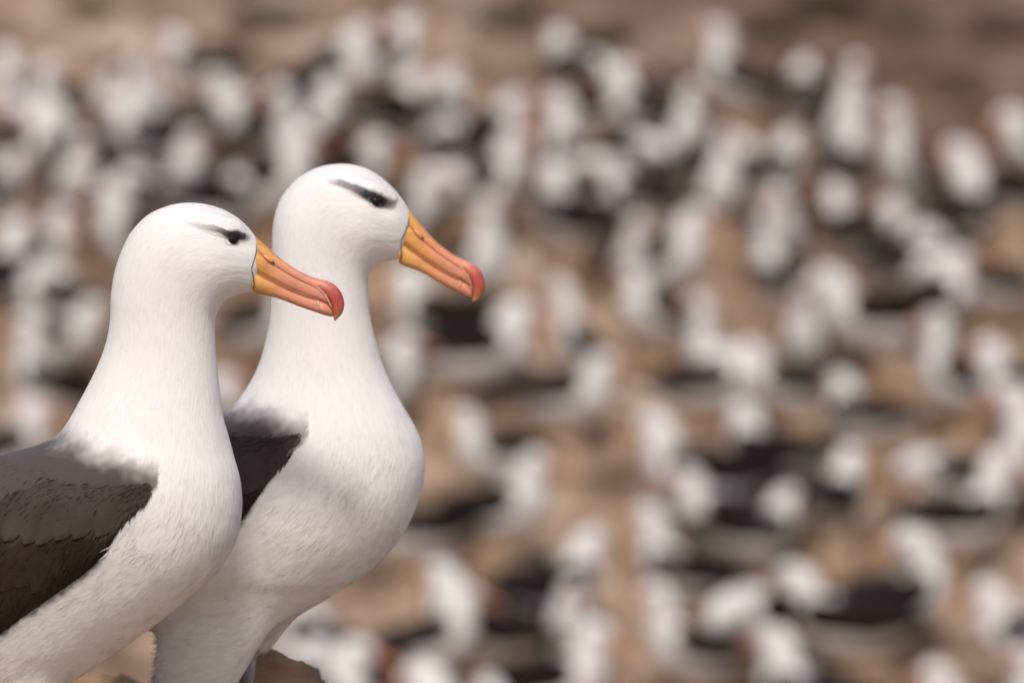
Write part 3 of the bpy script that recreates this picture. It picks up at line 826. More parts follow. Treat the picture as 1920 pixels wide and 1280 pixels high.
    for q_ in range(9):
        g = (q_ - 4) / 4
        hw = 13
        o = len(vv_)
        for f in np.linspace(0, 1, 7):
            cxp, cyp = tx0 + (tx1 - tx0) * f * (1 - .12 * abs(g)), ty0 + (ty1 - ty0) * f * (1 - .12 * abs(g))
            lat = g * (22 + 38 * f)
            ww = hw * (1 if f < .8 else math.sqrt(max(0.02, 1 - ((f - .8) / .2) ** 2)))
            for s2 in (-1, 0, 1):
                vv_.append(L(cxp, cyp - 2.5 * (1 - abs(s2)) + abs(g) * 6 * f, lat + s2 * ww)); cc_.append(MANTLE * (.8 + .3 * (s2 == 0)))
            for s2 in (1, 0, -1):
                vv_.append(L(cxp, cyp + 2.0 + abs(g) * 6 * f, lat + s2 * ww)); cc_.append(MANTLE * .8)
        for a in range(6):
            for b in range(6):
                ff_.append((o + a * 6 + b, o + a * 6 + (b + 1) % 6, o + (a + 1) * 6 + (b + 1) % 6, o + (a + 1) * 6 + b))
    mesh_obj('tail', vv_, ff_, M_DARK, root, True, np.array(cc_))
    # ---- legs and webbed feet
    for (kx, ky, kl), (fx, fl2) in spec['legs']:
        K = np.array(L(kx, ky, kl))
        wx = (fx - 960) * k; wy = D + fl2 * k
        fz = rockz(wx, wy) - rootz + 0.012
        Ft = np.array((wx - rootx, fl2 * k, fz))
        Q = np.array([K + (Ft - K) * f for f in np.linspace(0, 1, 8)])
        vv_, ff_ = rings(tube(Q, np.array([13, 11, 9.5, 9, 9, 9.5, 11, 10]) * k, 14, np.array([10, 9, 7.5, 7, 7, 7.5, 9, 9]) * k))
        leg = mesh_obj('leg', vv_, ff_, M_LEG, root)
        pr = []
        toes = []
        for a, ln in ((-26, .092), (0, .105), (26, .092)):
            dv = np.array((math.cos(math.radians(a)), math.sin(math.radians(a)), 0))
            pts = []
            for f in np.linspace(0, 1, 7):
                p = Ft + dv * ln * f
                p[2] = rockz(p[0] + rootx, p[1] + D) - rootz + 0.0075 - .004 * f + 0.004 * math.sin(f * math.pi * 2.5) ** 2 * (1 - f)
                pts.append(p)
            toes.append(pts)
            pr.append(rings(tube(np.array(pts), np.linspace(.0068, .0035, 7), 8)))
        wv, wf = [], []
        for A_, B_ in ((toes[0], toes[1]), (toes[1], toes[2])):
            o = len(wv)
            for a_, b_ in zip(A_, B_):
                for h_ in (0.0005, -0.002):
                    for g in (0, .5, 1):
                        p = a_ * (1 - g) + b_ * g; p = p.copy(); p[2] += h_ - 0.0015
                        wv.append(p)
            for a in range(6):
                for b in range(2):
                    wf.append((o + a * 6 + b, o + a * 6 + b + 1, o + (a + 1) * 6 + b + 1, o + (a + 1) * 6 + b))
                    wf.append((o + a * 6 + 3 + b, o + (a + 1) * 6 + 3 + b, o + (a + 1) * 6 + 4 + b, o + a * 6 + 4 + b))
        pr.append((wv, wf))
        vv_, ff_ = join_vf(*pr)
        mesh_obj('foot', vv_, ff_, M_LEG, leg)
    return root

near_bird = big_bird(dict(
    depth=5.0, melt=1215, thigh_lat=0.62, root=(60, 1440), label='nearest sharp albatross on the left with pinkish orange bill', st=NEAR_ST,
    eye=(438, 449), lid=(20, 200), lid_slope=0.30, neck_y=600,
    brow=[(352, 420, 3.5, .05), (378, 426, 5, .32), (403, 432, 4.5, .55), (422, 438, 4.5, .85), (434, 443, 6, 1.0), (446, 445, 8, 1.0), (457, 445, 5.5, .95), (465, 446, 4.5, .3)],
    ridge=[(385, 424, .2), (415, 434, .8), (440, 440, 1.0), (462, 443, .8), (474, 448, .2)],
    lore=(459, 458), cheek=(395, 500), gapefold=(472, 505), stain=0.8, pink=0.75,
    bill=((479, 445), (645, 572)), barbs=24000,
    mantle_top=[(-700, 700), (0, 780), (80, 800), (125, 818), (180, 836), (240, 860), (290, 884), (312, 900)],
    flank=[(-800, 1420), (-420, 1350), (-120, 1268), (-40, 1222), (15, 1180), (60, 1146), (110, 1112), (170, 1070), (212, 1032), (232, 990), (262, 950), (290, 918), (310, 900)],
    wrist=(309, 900), wshift=(0, 0),
    wing_up=[(304, 899), (285, 897), (250, 897), (200, 893), (150, 882), (100, 866), (50, 876), (0, 890), (-90, 915), (-200, 965), (-330, 1050), (-450, 1145), (-560, 1240), (-690, 1350)],
    wing_lo=[(304, 902), (288, 920), (262, 950), (234, 990), (212, 1034), (160, 1080), (105, 1118), (50, 1158), (0, 1196), (-80, 1250), (-230, 1300), (-400, 1345), (-560, 1378), (-720, 1395)],
    tail=((-520, 1330), (-790, 1425)),
    thighs=[([(50, 1270, -70), (45, 1330, -72), (42, 1370, -70), (45, 1400, -70)], [62, 50, 36, 20]), ([(50, 1270, 70), (45, 1330, 72), (42, 1370, 70), (45, 1400, 70)], [62, 50, 36, 20])],
    legs=[((45, 1390, -70), (60, -75)), ((45, 1390, 70), (40, 75))]))

far_bird = big_bird(dict(
    depth=5.30, melt=1090, thigh_lat=0.62, melt_n=260, root=(400, 1385), label='sharp albatross behind the nearest one, taller head and deeper orange bill', st=FAR_ST,
    eye=(706, 379), lid=(35, 215), lid_slope=0.45, neck_y=560,
    brow=[(612, 341, 4, .05), (640, 346, 6.5, .62), (665, 357, 6.5, .78), (688, 369, 7.5, .97), (704, 375, 9.5, 1.0), (718, 381, 9.5, 1.0), (738, 386, 7.5, .55)],
    ridge=[(655, 352, .2), (680, 364, .8), (705, 371, 1.0), (732, 379, .8), (748, 388, .2)],
    lore=(729, 392), cheek=(655, 430), gapefold=(745, 447), stain=1.5, pink=0.15,
    bill=((766, 396), (908, 541)), barbs=24000,
    mantle_top=[(-600, 650), (250, 700), (380, 728), (425, 752), (470, 768), (530, 786), (584, 806)],
    flank=[(-500, 1330), (60, 1230), (200, 1170), (300, 1120), (380, 1065), (440, 1005), (470, 960), (500, 915), (527, 874), (552, 838), (586, 808)],
    wrist=(586, 808), wshift=(270, -78),
    wing_up=[(582, 807), (552, 804), (510, 806), (460, 800), (420, 795), (370, 802), (310, 838), (250, 872), (180, 915), (90, 990), (-10, 1075), (-110, 1165), (-200, 1245), (-300, 1335)],
    wing_lo=[(582, 810), (556, 834), (530, 870), (503, 912), (478, 952), (450, 996), (405, 1045), (350, 1092), (280, 1140), (190, 1190), (60, 1250), (-80, 1300), (-200, 1340), (-330, 1372)],
    tail=((-130, 1240), (-380, 1340)),
    thighs=[([(500, 1010, -60), (440, 1105, -72), (400, 1190, -80), (366, 1275, -78), (350, 1335, -72), (346, 1375, -70)], [90, 104, 98, 86, 62, 34]),
            ([(515, 1110, 66), (498, 1160, 68), (482, 1205, 70), (470, 1240, 70)], [70, 56, 46, 36])],
    legs=[((348, 1358, -70), (362, -72)), ((467, 1222, 70), (456, 70))]))

# ------------------------------------------------------------------ the colony on the hillside
# spine points: forward, up, dorsal-ventral radius, half width
POSES = {
 'A': [(-.40, .165, .02, .05), (-.32, .155, .055, .08), (-.20, .145, .10, .115), (-.05, .145, .125, .13), (.07, .175, .12, .125), (.13, .245, .09, .095), (.15, .305, .068, .07), (.155, .37, .058, .057), (.168, .42, .058, .052), (.205, .44, .050, .044), (.25, .433, .028, .022)],
 'B': [(-.40, .160, .02, .05), (-.32, .150, .055, .08), (-.20, .140, .10, .115), (-.05, .140, .125, .13), (.07, .165, .12, .125), (.13, .21, .095, .10), (.15, .26, .074, .075), (.158, .30, .064, .06), (.172, .325, .060, .053), (.205, .342, .050, .044), (.25, .333, .028, .022)],
 'C': [(-.30, .18, .02, .05), (-.24, .21, .05, .075), (-.15, .26, .09, .105), (-.05, .32, .118, .125), (.03, .41, .112, .12), (.065, .49, .085, .09), (.078, .56, .064, .064), (.083, .63, .056, .054), (.097, .685, .058, .052), (.135, .707, .050, .044), (.18, .698, .028, .022)],
 'E': [(-.40, .165, .02, .05), (-.32, .155, .055, .08), (-.20, .145, .10, .115), (-.05, .145, .125, .13), (.07, .165, .12, .125), (.14, .195, .088, .092), (.19, .205, .066, .068), (.235, .20, .056, .055), (.26, .18, .056, .052), (.285, .15, .050, .044), (.30, .11, .028, .022)],
 'F': [(-.40, .160, .02, .05), (-.32, .150, .055, .08), (-.20, .140, .10, .115), (-.05, .140, .125, .13), (.07, .165, .12, .125), (.12, .22, .092, .098), (.115, .265, .072, .072), (.085, .288, .06, .057), (.045, .292, .056, .052), (.0, .282, .050, .044), (-.045, .262, .028, .022)],
 'D': [(-.40, .165, .02, .05), (-.32, .155, .055, .08), (-.20, .145, .10, .115), (-.05, .145, .125, .13), (.07, .175, .12, .125), (.13, .245, .09, .095), (.125, .315, .066, .068), (.10, .37, .057, .055), (.06, .402, .057, .052), (.015, .408, .050, .044), (-.03, .392, .028, .022)],
}
for _p in POSES:
    POSES[_p] = [((.07 + (x - .07) * .8) if x < .07 and i < 5 else x, z, r, l) for i, (x, z, r, l) in enumerate(POSES[_p])]
    POSES[_p] = [(x, z, r * (1.1 if i >= 7 else 1), l * (1.12 if i >= 7 else 1)) for i, (x, z, r, l) in enumerate(POSES[_p])]
def colony_bird(pose):
    """one mesh for each part, shared by every bird in that pose"""
    S = catmull(POSES[pose], 44)
    path = np.stack([S[:, 0], np.zeros(len(S)), S[:, 1]], 1)
    R = tube(path, np.maximum(S[:, 2], .012), 22, np.maximum(S[:, 3], .012))
    V, F = rings(R)
    V = np.array(V)
    # mantle: dark along the upper back, from tail to shoulder
    cen = np.vstack([np.repeat(path, 22, axis=0), path[:1], path[-1:]])
    sidx = np.concatenate([np.repeat(np.linspace(0, 1, len(S)), 22), [0, 1]])
    T = np.gradient(path, axis=0); T = np.repeat(T / np.linalg.norm(T, axis=1)[:, None], 22, axis=0); T = np.vstack([T, T[:1], T[-1:]])
    up = np.stack([-T[:, 2], np.zeros(len(T)), T[:, 0]], 1)
    rel = V - cen; rl = np.linalg.norm(rel, axis=1) + 1e-9
    dors = (rel * up).sum(1) / rl
    mask = sstep(0.25, 0.6, dors) * (1 - sstep(0.34, 0.44, sidx))
    col = np.array((0.80, 0.765, 0.74)) * (1 - mask[:, None]) + np.array((0.035, 0.028, 0.027)) * mask[:, None]
    # dark smudge of the brow
    hd = catmull(POSES[pose], 44)[40]
    brow = (sidx > .90) & (sidx < .95) & (np.abs(dors) < .45) 
    col[brow] = col[brow] * .35
    parts = {'body': (V, F, col, M_FAR)}
    # wings, one for each side
    W = catmull([p for p in POSES[pose][0:6]], 20)
    tail_d = np.array(POSES[pose][0][:2]) - np.array(POSES[pose][2][:2]); tail_d /= np.linalg.norm(tail_d)
    for nm, sg in (('wing_l', 1), ('wing_r', -1)):
        pts, rad, lat = [], [], []
        for i, (x, z, r, l) in enumerate(W):
            f = i / 19
            t = np.array((x, z))
            rise = (0.36 if pose != 'C' else 0.25) * r
            nrm = np.array((-tail_d[1], tail_d[0])) * (-1)
            nrm = nrm if nrm[1] > 0 else -nrm
            p = t + nrm * rise
            pts.append((p[0], sg * (l * 0.90 + .006), p[1]))
            rad.append(max(.008, min(.58 * r + .012, .070) * math.sqrt(max(0.02, 1 - max(0, (f - .72) / .28) ** 2)))); lat.append(.022 * (1 - .6 * f) + .004)
        e0 = np.array(pts[0]); d3 = np.array((tail_d[0], 0, tail_d[1]))
        ext = [tuple(e0 + d3 * .04 + np.array((0, -sg * .03, 0))), tuple(e0 + d3 * .02 + np.array((0, -sg * .012, 0)))]
        pts = ext + pts; rad = [.006, .018] + rad; lat = [.004, .008] + lat
        v, f = rings(tube(np.array(pts), np.array(rad), 12, np.array(lat)))
        v = np.array(v)
        c = np.tile(np.array((0.020, 0.0145, 0.013)), (len(v), 1))
        parts[nm] = (v, f, c, M_FAR)
    # tail
    e0 = np.array((POSES[pose][0][0], 0, POSES[pose][0][1])); d3 = np.array((tail_d[0], 0, tail_d[1]))
    tv = []
    for f, w_ in ((-.4, .04), (.3, .05), (1, .055)):
        c0 = e0 + d3 * .09 * f
        for s2, h in ((-1, 0), (0, .008), (1, 0), (0, -.008)): tv.append(c0 + np.array((0, s2 * w_, h)))
    tf = [(a * 4 + b, a * 4 + (b + 1) % 4, (a + 1) * 4 + (b + 1) % 4, (a + 1) * 4 + b) for a in range(2) for b in range(4)] + [(0, 3, 2, 1), (8, 9, 10, 11)]
    parts['tail'] = (np.array(tv), tf, np.tile((.09, .08, .08), (12, 1)), M_FAR)
    # bill with hooked tip
    h0, h1 = np.array(POSES[pose][-2][:2]), np.array(POSES[pose][-1][:2])
    d = (h1 - h0) / np.linalg.norm(h1 - h0)
    d = np.array((d[0], d[1] - .35)); d /= np.linalg.norm(d)
    b0 = np.array((h1[0], 0, h1[1])); d3b = np.array((d[0], 0, d[1]))
    pth = [b0 - d3b * .012, b0 + d3b * .03, b0 + d3b * .07, b0 + d3b * .098 + np.array((0, 0, .001)), b0 + d3b * .112 + np.array((0, 0, -.012)), b0 + d3b * .108 + np.array((0, 0, -.024))]
    v, f = rings(tube(np.array(pth), np.array([.024, .018, .013, .013, .009, .002]), 10, np.array([.017, .013, .010, .010, .007, .002])))
    parts['bill'] = (np.array(v), f, np.tile((.6, .25, .1), (len(v), 1)), M_FBILL)
    if pose == 'C':
        for sg, nm in ((1, 'leg_l'), (-1, 'leg_r')):
            a = tube(np.array([(-.04, sg * .045, .24), (-.035, sg * .045, .15), (-.03, sg * .045, .06), (-.03, sg * .045, .008)]), np.array([.035, .02, .008, .008]), 8)
            v1 = rings(a)
            ft = [(-.03, sg * .045 - .012, .0), (.06, sg * .045 - .04, .0), (.075, sg * .045, .0), (.06, sg * .045 + .04, .0), (-.03, sg * .045 + .012, .0)]
            v2 = ft + [(x, y, .012 if i in (0, 4) else .006) for i, (x, y, z) in enumerate(ft)]
            f2 = [(4, 3, 2, 1, 0), (5, 6, 7, 8, 9)] + [(i, (i + 1) % 5, 5 + (i + 1) % 5, 5 + i) for i in range(5)]
            v, f = join_vf(v1, (v2, f2))
            parts[nm] = (np.array(v), f, None, M_LEG)
    out = {}
    for nm, (v, f, c, mt) in parts.items():
        me = bpy.data.meshes.new(nm)
        me.from_pydata([tuple(map(float, p)) for p in v], [], [tuple(q) for q in f])
        me.polygons.foreach_set('use_smooth', np.ones(len(me.polygons), dtype=bool))
        if c is not None: set_col(me, c)
        me.materials.append(mt)
        out[nm] = me
    return out
POSE_MESH = {p: colony_bird(p) for p in POSES}

def nest_mesh(seed):
    n, m = 12, 26
    prof = [(.0, .135), (.07, .135), (.125, .155), (.15, .165), (.168, .152), (.172, .12), (.168, .07), (.178, .02), (.205, -.04), (.24, -.14)]
    P = catmull(prof, 20)
    th = np.linspace(0, 2 * np.pi, m, endpoint=False)
    R = np.zeros((20, m, 3))
    for i, (r, z) in enumerate(P):
        for j, t in enumerate(th):
            nz = mnoise.fractal(Vector((math.cos(t) * 1.6 + seed * 7, math.sin(t) * 1.6, z * 9)), 0.8, 2.1, 4)
            rr = max(r, .004) * (1 + .13 * nz * min(1, r / .1))
            R[i, j] = (rr * math.cos(t), rr * math.sin(t), z + .012 * nz)
    v, f = rings(R)
    me = bpy.data.meshes.new('mud_nest'); me.from_pydata([tuple(p) for p in v], [], f)
    me.polygons.foreach_set('use_smooth', np.ones(len(me.polygons), dtype=bool)); me.materials.append(M_NEST)
    return me
NESTS = [nest_mesh(s) for s in range(4)]

BIRDS = [
    (1.73, 20.11, 357, 'D', 1.04, 'sitting albatross twisting its head back, lower right corner of the colony'),
    (1.49, 19.89, 163, 'B', 1.16, 'sitting albatross facing left beside the bird twisting its head back, lower right'),
    (1.22, 18.29, 147, 'B', 1.1, 'big sitting albatross facing left at the bottom edge, right of centre'),
    (2.12, 17.69, 230, 'A', 0.92, 'albatross cut by the right edge, white breast lowest of the edge birds'),
    (2.28, 19.54, 179, 'B', 1.05, 'sitting albatross facing left, wing cut by the right edge below the upright breast'),
    (1.52, 21.09, 65, 'B', 0.99, 'albatross facing away, white head above a round dark back, right of centre'),
    (2.07, 20.83, 20, 'A', 1.09, 'albatross facing right near the right edge, tall white breast and long dark wing'),
    (1.1, 20.8, 27, 'B', 1.03, 'sitting albatross facing right with slanting dark wing, lower middle right'),
    (0.79, 20.39, 165, 'A', 0.97, 'albatross facing left with raised white neck, left of the slanting dark wing'),
    (0.9, 21.27, 180, 'B', 1.18, 'sitting albatross facing left, bright oval head, straight below the standing pair of blobs'),
    (1.26, 21.48, 137, 'B', 1.09, 'albatross facing away to the left, round bright head over dark back, middle right'),
    (0.79, 19.4, 206, 'A', 0.97, 'small upright albatross facing the camera, lower centre, pale triangular breast'),
    (0.18, 18.58, 330, 'B', 1.09, 'sitting albatross facing right, brightest head along the bottom edge'),
    (0.19, 20.13, 28, 'B', 1.07, 'sitting albatross facing right, dark wing behind white breast, lower centre'),
    (0.24, 19.71, 274, 'B', 0.87, 'cream albatross facing the camera, huddled low in the lower centre'),
    (-0.35, 19.47, 352, 'B', 1.0, 'sitting albatross facing right, grey rounded wing, right of the far bird belly'),
    (-0.16, 19.67, 158, 'B', 1.09, 'albatross head facing left just right of the far bird lower breast'),
    (-0.1, 16.6, 157, 'B', 1.17, 'albatross at the bottom edge nearest the pale rock, facing left'),
    (-0.01, 17.94, 109, 'B', 0.91, 'dark backed albatross facing away at the bottom edge'),
    (-0.83, 19.24, 169, 'A', 1.24, 'large pale albatross half hidden behind the far bird belly, beside the rock'),
    (-0.03, 20.9, 324, 'B', 1.1, 'sitting albatross facing right, dark wing reaching towards the far bird breast'),
    (-0.08, 21.57, 211, 'B', 0.93, 'albatross facing left close to the far bird shoulder, bright round head'),
    (-0.46, 20.76, 187, 'B', 0.93, 'albatross mostly hidden behind the far bird breast, only dark wing showing'),
    (0.97, 22.41, 205, 'C', 0.83, 'standing albatross facing left, head and breast as two stacked white blobs'),
    (1.38, 22.25, 195, 'B', 1.0, 'sitting albatross facing left, black wing spread low behind it, middle right'),
    (1.75, 21.95, 141, 'B', 0.97, 'sitting albatross facing left on open tan ground, middle right'),
    (1.48, 22.73, 255, 'C', 0.8, 'tall standing albatross facing the camera, long white column in the middle right'),
    (2.19, 23.84, 163, 'B', 0.97, 'albatross facing left, greyish neck over a broad white breast, upper right'),
    (1.91, 22.91, 195, 'B', 1.23, 'sitting albatross facing left, white arch over a black wing, right middle'),
    (2.2, 23.19, 354, 'B', 1.05, 'sitting albatross facing right, lone bright head near the right edge, middle height'),
    (2.2, 22.29, 191, 'A', 0.92, 'albatross facing left, bright oval head, right of the open tan ground'),
    (2.55, 22.15, 178, 'B', 1.04, 'sitting albatross facing left, slanting white neck near right edge, middle height'),
    (2.62, 21.26, 193, 'A', 1.22, 'albatross cut by the right edge, round pale breast at middle height'),
    (0.79, 23.54, 326, 'B', 1.14, 'sitting albatross facing right under a tan mound, black patch below its breast'),
    (0.65, 23.62, 273, 'B', 0.98, 'albatross facing the camera, upright white oval right of the tan hollow'),
    (1.43, 23.91, 262, 'B', 1.14, 'albatross facing the camera, slanted white oval below a bright round head'),
    (1.44, 24.63, 18, 'B', 0.98, 'albatross facing right, very bright round head, grey breast, upper right'),
    (1.85, 25.07, 281, 'A', 1.13, 'albatross facing the camera, lone bright head high on the right slope'),
    (2.18, 24.61, 215, 'C', 0.96, 'tall standing albatross, brightest white figure of the upper right'),
    (2.64, 24.4, 165, 'B', 1.09, 'albatross facing left, bright breast and grey side, upper right near the edge'),
    (3.04, 24.96, 193, 'B', 1.04, 'albatross at the right edge, highest of the edge birds'),
    (1.29, 25.8, 186, 'A', 1.01, 'greyish albatross facing left, topmost right of centre, dark tail behind it'),
    (1.67, 25.64, 83, 'B', 1.05, 'faint grey albatross facing away, high on the bare right slope'),
    (0.5, 25.56, 356, 'B', 1.01, 'albatross facing right, bright head in a white cluster, upper centre'),
    (0.81, 25.41, 178, 'B', 1.08, 'albatross facing left, in the white cluster of the upper centre'),
    (1.11, 24.35, 281, 'A', 0.99, 'grey breasted albatross facing the camera, upper centre right'),
    (0.91, 25.02, 293, 'A', 0.98, 'upright albatross facing the camera, white column in the upper centre right'),
    (0.35, 26.11, 105, 'B', 1.0, 'soft pale albatross facing away, topmost in the centre, dark spot below'),
    (0.71, 24.34, 178, 'B', 0.98, 'sitting albatross facing left, bright oval below the white cluster, upper centre'),
    (0.39, 24.75, 169, 'A', 1.1, 'albatross facing left, slanting white neck, upper centre'),
    (-0.12, 24.58, 338, 'B', 1.09, 'sitting albatross facing right, pale grey, upper centre'),
    (0.3, 24.12, 136, 'B', 1.09, 'sitting albatross facing left, greyish, above the dark tan hollow'),
    (-0.16, 23.48, 288, 'A', 1.02, 'upright albatross facing the camera, right of the far bird bill base'),
    (-0.64, 24.14, 341, 'A', 0.96, 'albatross facing right, bright oval just above the far bird forehead'),
    (-0.8, 26.07, 8, 'B', 1.1, 'albatross at the top edge, highest bright head left of centre'),
    (-1.02, 25.74, 345, 'B', 1.24, 'sitting albatross facing right below the highest bright head'),
    (-0.73, 25.52, 12, 'B', 0.99, 'albatross facing right, grey white, upper left of centre'),
    (-0.45, 25.39, 32, 'B', 1.04, 'sitting albatross facing right, rounded pale back, upper centre left'),
    (-0.92, 24.64, 8, 'B', 0.99, 'sitting albatross facing right above the far bird crown'),
    (-1.26, 25.15, 6, 'B', 0.91, 'albatross facing right, pale blob left above the far bird crown'),
    (-1.13, 24.88, 236, 'A', 1.13, 'upright albatross facing the camera, white column above the two heads'),
    (-1.33, 24.37, 335, 'B', 1.18, 'sitting albatross facing right, bright breast just left above the far bird crown'),
    (-1.65, 24.15, 37, 'B', 1.2, 'large creamy albatross facing right, between the two foreground heads'),
    (-1.71, 25.29, 333, 'B', 0.91, 'albatross facing right, bright blob above the near bird, upper left'),
    (-1.86, 24.63, 308, 'B', 1.04, 'sitting albatross facing right, above the long dark wing, upper left'),
    (-2.09, 25.37, 278, 'A', 1.13, 'albatross facing the camera, bright round head, upper left'),
    (-1.79, 26.15, 169, 'B', 0.98, 'greyish albatross facing left, highest of the upper left birds'),
    (-2.34, 25.69, 290, 'B', 0.93, 'albatross facing the camera, middle of three white blobs, upper left'),
    (-2.73, 25.41, 319, 'C', 0.93, 'tall standing albatross facing right, upper left corner'),
    (-2.76, 25.76, 195, 'A', 0.96, 'albatross facing left, head in the upper left corner'),
    (-1.98, 25.02, 181, 'B', 1.12, 'sitting albatross facing left, pale breast, upper left'),
    (-2.42, 24.48, 290, 'B', 1.04, 'sitting albatross facing the camera, bright blob, left side'),
    (-2.88, 24.38, 29, 'B', 0.94, 'albatross facing right at the left edge, upper third'),
    (-2.02, 23.74, 196, 'B', 1.14, 'sitting albatross facing left, left of the near bird crown'),
    (-2.74, 23.48, 49, 'B', 1.12, 'albatross facing right at the left edge, level with the near bird eye'),
    (-2.34, 22.79, 330, 'B', 1.0, 'sitting albatross facing right, bright breast touching the near bird nape'),
    (-2.32, 22.19, 182, 'A', 0.99, 'albatross facing left at the left edge, level with the near bird neck'),
    (-2.44, 21.47, 10, 'B', 0.97, 'sitting albatross facing right, just above the near bird back'),
    (-1.53, 21.9, 21, 'B', 0.95, 'albatross seen between the two foreground necks, low white breast'),
    (-1.27, 22.89, 323, 'B', 0.99, 'albatross hidden behind the far bird neck, dark wing between the necks'),
    (-0.32, 22.8, 169, 'B', 1.19, 'albatross facing left beside the far bird throat, white breast'),
    (-0.66, 22.25, 352, 'B', 0.99, 'sitting albatross facing right, head beside the far bird lower neck'),
    (-0.24, 22.5, 359, 'B', 1.3, 'sitting albatross facing right, slanting white breast below the far bird bill tip'),
    (0.37, 22.58, 182, 'C', 0.82, 'tall albatross facing left in mid picture, long white neck and breast, dark wing'),
    (0.71, 23.0, 216, 'B', 0.91, 'sitting albatross facing left, pale, right of the tall mid picture bird'),
    (-2.82, 25.12, 57, 'F', 1.11, 'dark backed albatross asleep at the left edge, upper corner group'),
    (-2.42, 25.11, 188, 'B', 0.97, 'albatross facing left, small grey blob, upper left'),
    (-1.18, 25.37, 358, 'B', 1.06, 'albatross facing right, between two pale blobs, upper left of centre'),
    (-0.31, 24.96, 142, 'F', 1.05, 'dark backed sleeping albatross right above the far bird forehead'),
    (-0.49, 24.48, 3, 'E', 0.97, 'albatross bending its neck low, right above the far bird bill'),
    (-0.18, 25.22, 7, 'B', 0.97, 'small albatross on the tan ground, upper centre'),
    (0.64, 25.79, 140, 'B', 1.01, 'albatross facing left, just left of the white cluster, upper centre'),
    (0.38, 24.48, 6, 'F', 1.07, 'sleeping albatross with dark back, right of the tan hollow, upper centre'),
    (0.69, 24.92, 310, 'E', 0.91, 'albatross with head bent low, below the grey breasted bird'),
    (1.09, 24.74, 358, 'E', 0.99, 'albatross stretching its neck forward, left of the slanted white oval'),
    (1.42, 23.37, 129, 'B', 0.91, 'dark backed albatross facing away, left of the tall white column, middle right'),
    (2.12, 23.57, 35, 'F', 1.08, 'sleeping albatross, dark back, right of the broad white breast'),
    (2.41, 23.42, 184, 'E', 1.11, 'albatross bending low beside the white arch, right middle'),
    (0.98, 22.16, 345, 'F', 1.04, 'sleeping albatross between two bright heads, middle right'),
    (0.97, 20.99, 209, 'B', 0.96, 'cream albatross half hidden behind the slanting dark wing bird'),
    (2.13, 21.32, 178, 'E', 0.92, 'albatross bending low, left of the tall right breast'),
    (-0.77, 17.43, 356, 'B', 1.1, 'albatross beside the rock at the bottom edge, facing right'),
    (-0.8, 18.85, 146, 'F', 1.01, 'pale sleeping albatross directly behind the rock'),
    (-2.5, 24.89, 179, 'B', 1.01, 'albatross facing left, second from the left edge, upper left'),
    (-2.54, 23.74, 353, 'B', 0.91, 'albatross facing right, left of the near bird, level with its crown'),
    (-2.38, 23.16, 191, 'F', 1.03, 'sleeping dark albatross left of the near bird nape'),
    (-2.09, 24.31, 41, 'F', 0.99, 'sleeping albatross, long dark back, above the near bird crown'),
    (-1.56, 25.51, 220, 'B', 0.99, 'albatross facing left, upper left, right of the highest grey bird'),
    (1.08, 19.86, 236, 'E', 1.14, 'albatross bending low in the lower middle, left of the big bottom edge bird'),
    (1.82, 17.85, 210, 'B', 0.97, 'albatross facing left at the bottom edge, lower right'),
    (1.82, 24.72, 69, 'B', 0.96, 'dark backed albatross facing away, left of the tall bright upper right bird'),
    (1.82, 24.01, 121, 'B', 0.95, 'dark backed albatross facing away in the brown hollow, upper right'),
    (2.49, 24.14, 54, 'B', 0.93, 'dark backed albatross facing away near the right edge, upper third'),
    (0.27, 22.06, 321, 'B', 1.01, 'small albatross huddled against the tall mid picture bird'),
]
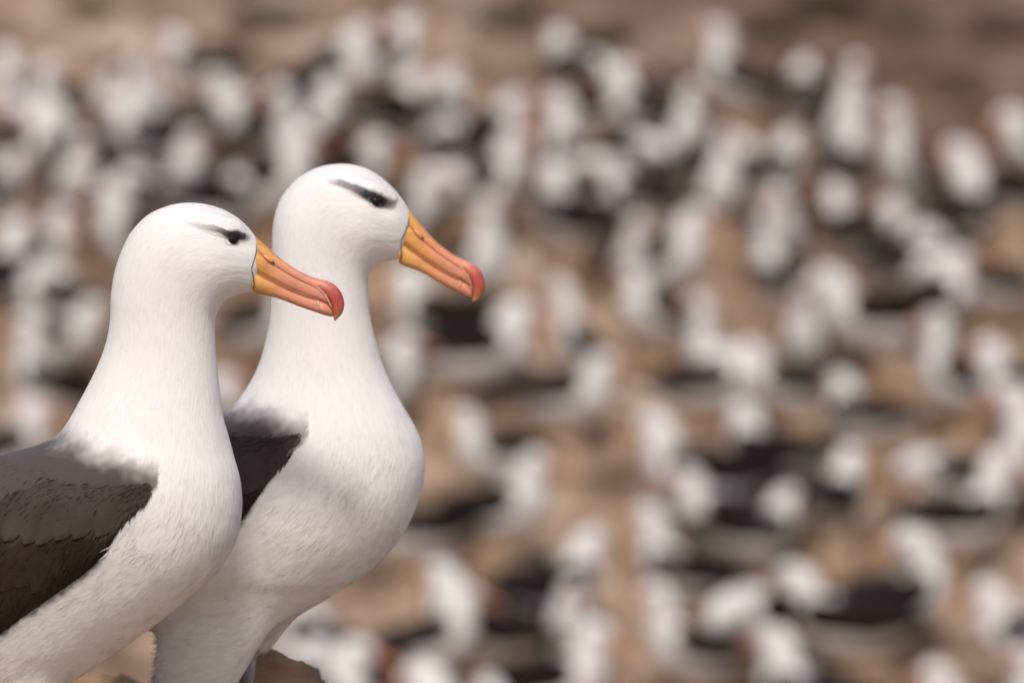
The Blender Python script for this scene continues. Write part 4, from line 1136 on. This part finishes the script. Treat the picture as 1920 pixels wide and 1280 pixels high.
for i, (bx, by, hdg, pose, s, lab) in enumerate(BIRDS):
    gz = terrain(bx, by)
    onnest = pose != 'C'
    a = math.radians(hdg)
    root = empty('albatross', (bx, by, gz + (.145 if onnest else .0)), a)
    vr = random.Random(i * 13 + 5)
    root.rotation_euler = (math.radians(vr.uniform(-7, 7)), math.radians(vr.uniform(-13, 9)), a)
    root.scale = (s, s * vr.uniform(.94, 1.08), s * vr.uniform(.94, 1.06))
    tag(root, lab, 'albatross', 'albatrosses of the blurred colony behind')
    for nm, me in POSE_MESH[pose].items():
        o = bpy.data.objects.new(nm.split('_')[0], me)
        COL.objects.link(o); o.parent = root
    if onnest:
        ne = bpy.data.objects.new('mud_nest', NESTS[i % 4]); COL.objects.link(ne)
        ne.location = (bx - .06 * s * math.cos(a), by - .06 * s * math.sin(a), gz)
        ne.rotation_euler = (0, 0, i * 1.7)
        nl = 'mud nest of the ' + lab.replace('sitting ', '').replace('upright ', '')
        while len(nl.split()) > 16: nl = nl.rsplit(' ', 1)[0]
        tag(ne, nl.rstrip(','), 'nest', 'mud nests of the colony')

# ------------------------------------------------------------------ dry tussocks above the colony
def tussock_mesh(seed):
    rg = random.Random(seed)
    V, F = [], []
    for i in range(150):
        a = rg.uniform(0, 2 * math.pi); rr = .16 * math.sqrt(rg.random())
        bx, by = rr * math.cos(a), rr * math.sin(a)
        ln = rg.uniform(.16, .36); lean = rg.uniform(.1, .75) * (.4 + rr / .16)
        ca, sa = math.cos(a), math.sin(a)
        w_ = rg.uniform(.004, .009)
        o = len(V)
        for f in (0, .4, .75, 1):
            out = lean * ln * f ** 1.7
            z = ln * f * (1 - .35 * f * lean)
            ww = w_ * (1 - f * .9)
            V += [(bx + ca * out - sa * ww, by + sa * out + ca * ww, z - .03), (bx + ca * out + sa * ww, by + sa * out - ca * ww, z - .03)]
        for b in range(3):
            F.append((o + b * 2, o + b * 2 + 1, o + b * 2 + 3, o + b * 2 + 2))
    me = bpy.data.meshes.new('grass_tussock'); me.from_pydata(V, [], F); me.materials.append(M_TUSSOCK)
    return me
TM = [tussock_mesh(s) for s in range(3)]
for i, (x, y, s, lab) in enumerate([
    (-1.51, 27.42, .9, 'dark dry tussock on the bare slope at the top edge, left of centre'),
    (-2.63, 27.62, .8, 'dark dry tussock near the upper left corner'),
    (-0.03, 27.38, 1.0, 'dark dry tussock at the top edge in the middle of the picture'),
    (0.56, 27.28, .8, 'dark dry tussock above the upper centre birds, right of the middle one'),
    (1.58, 27.18, .9, 'dark dry tussock above the greyish topmost bird on the right'),
    (1.98, 27.52, 1.0, 'dark dry tussock highest on the bare right slope'),
    (2.43, 27.34, .8, 'dark dry tussock furthest right along the top edge')]):
    o = bpy.data.objects.new('grass_tussock', TM[i % 3]); COL.objects.link(o)
    o.location = (x, y, terrain(x, y)); o.scale = (s * 1.2, s * 1.2, s * .8); o.rotation_euler = (0, 0, i * 2.1)
    tag(o, lab, 'tussock', 'dry tussocks above the colony')
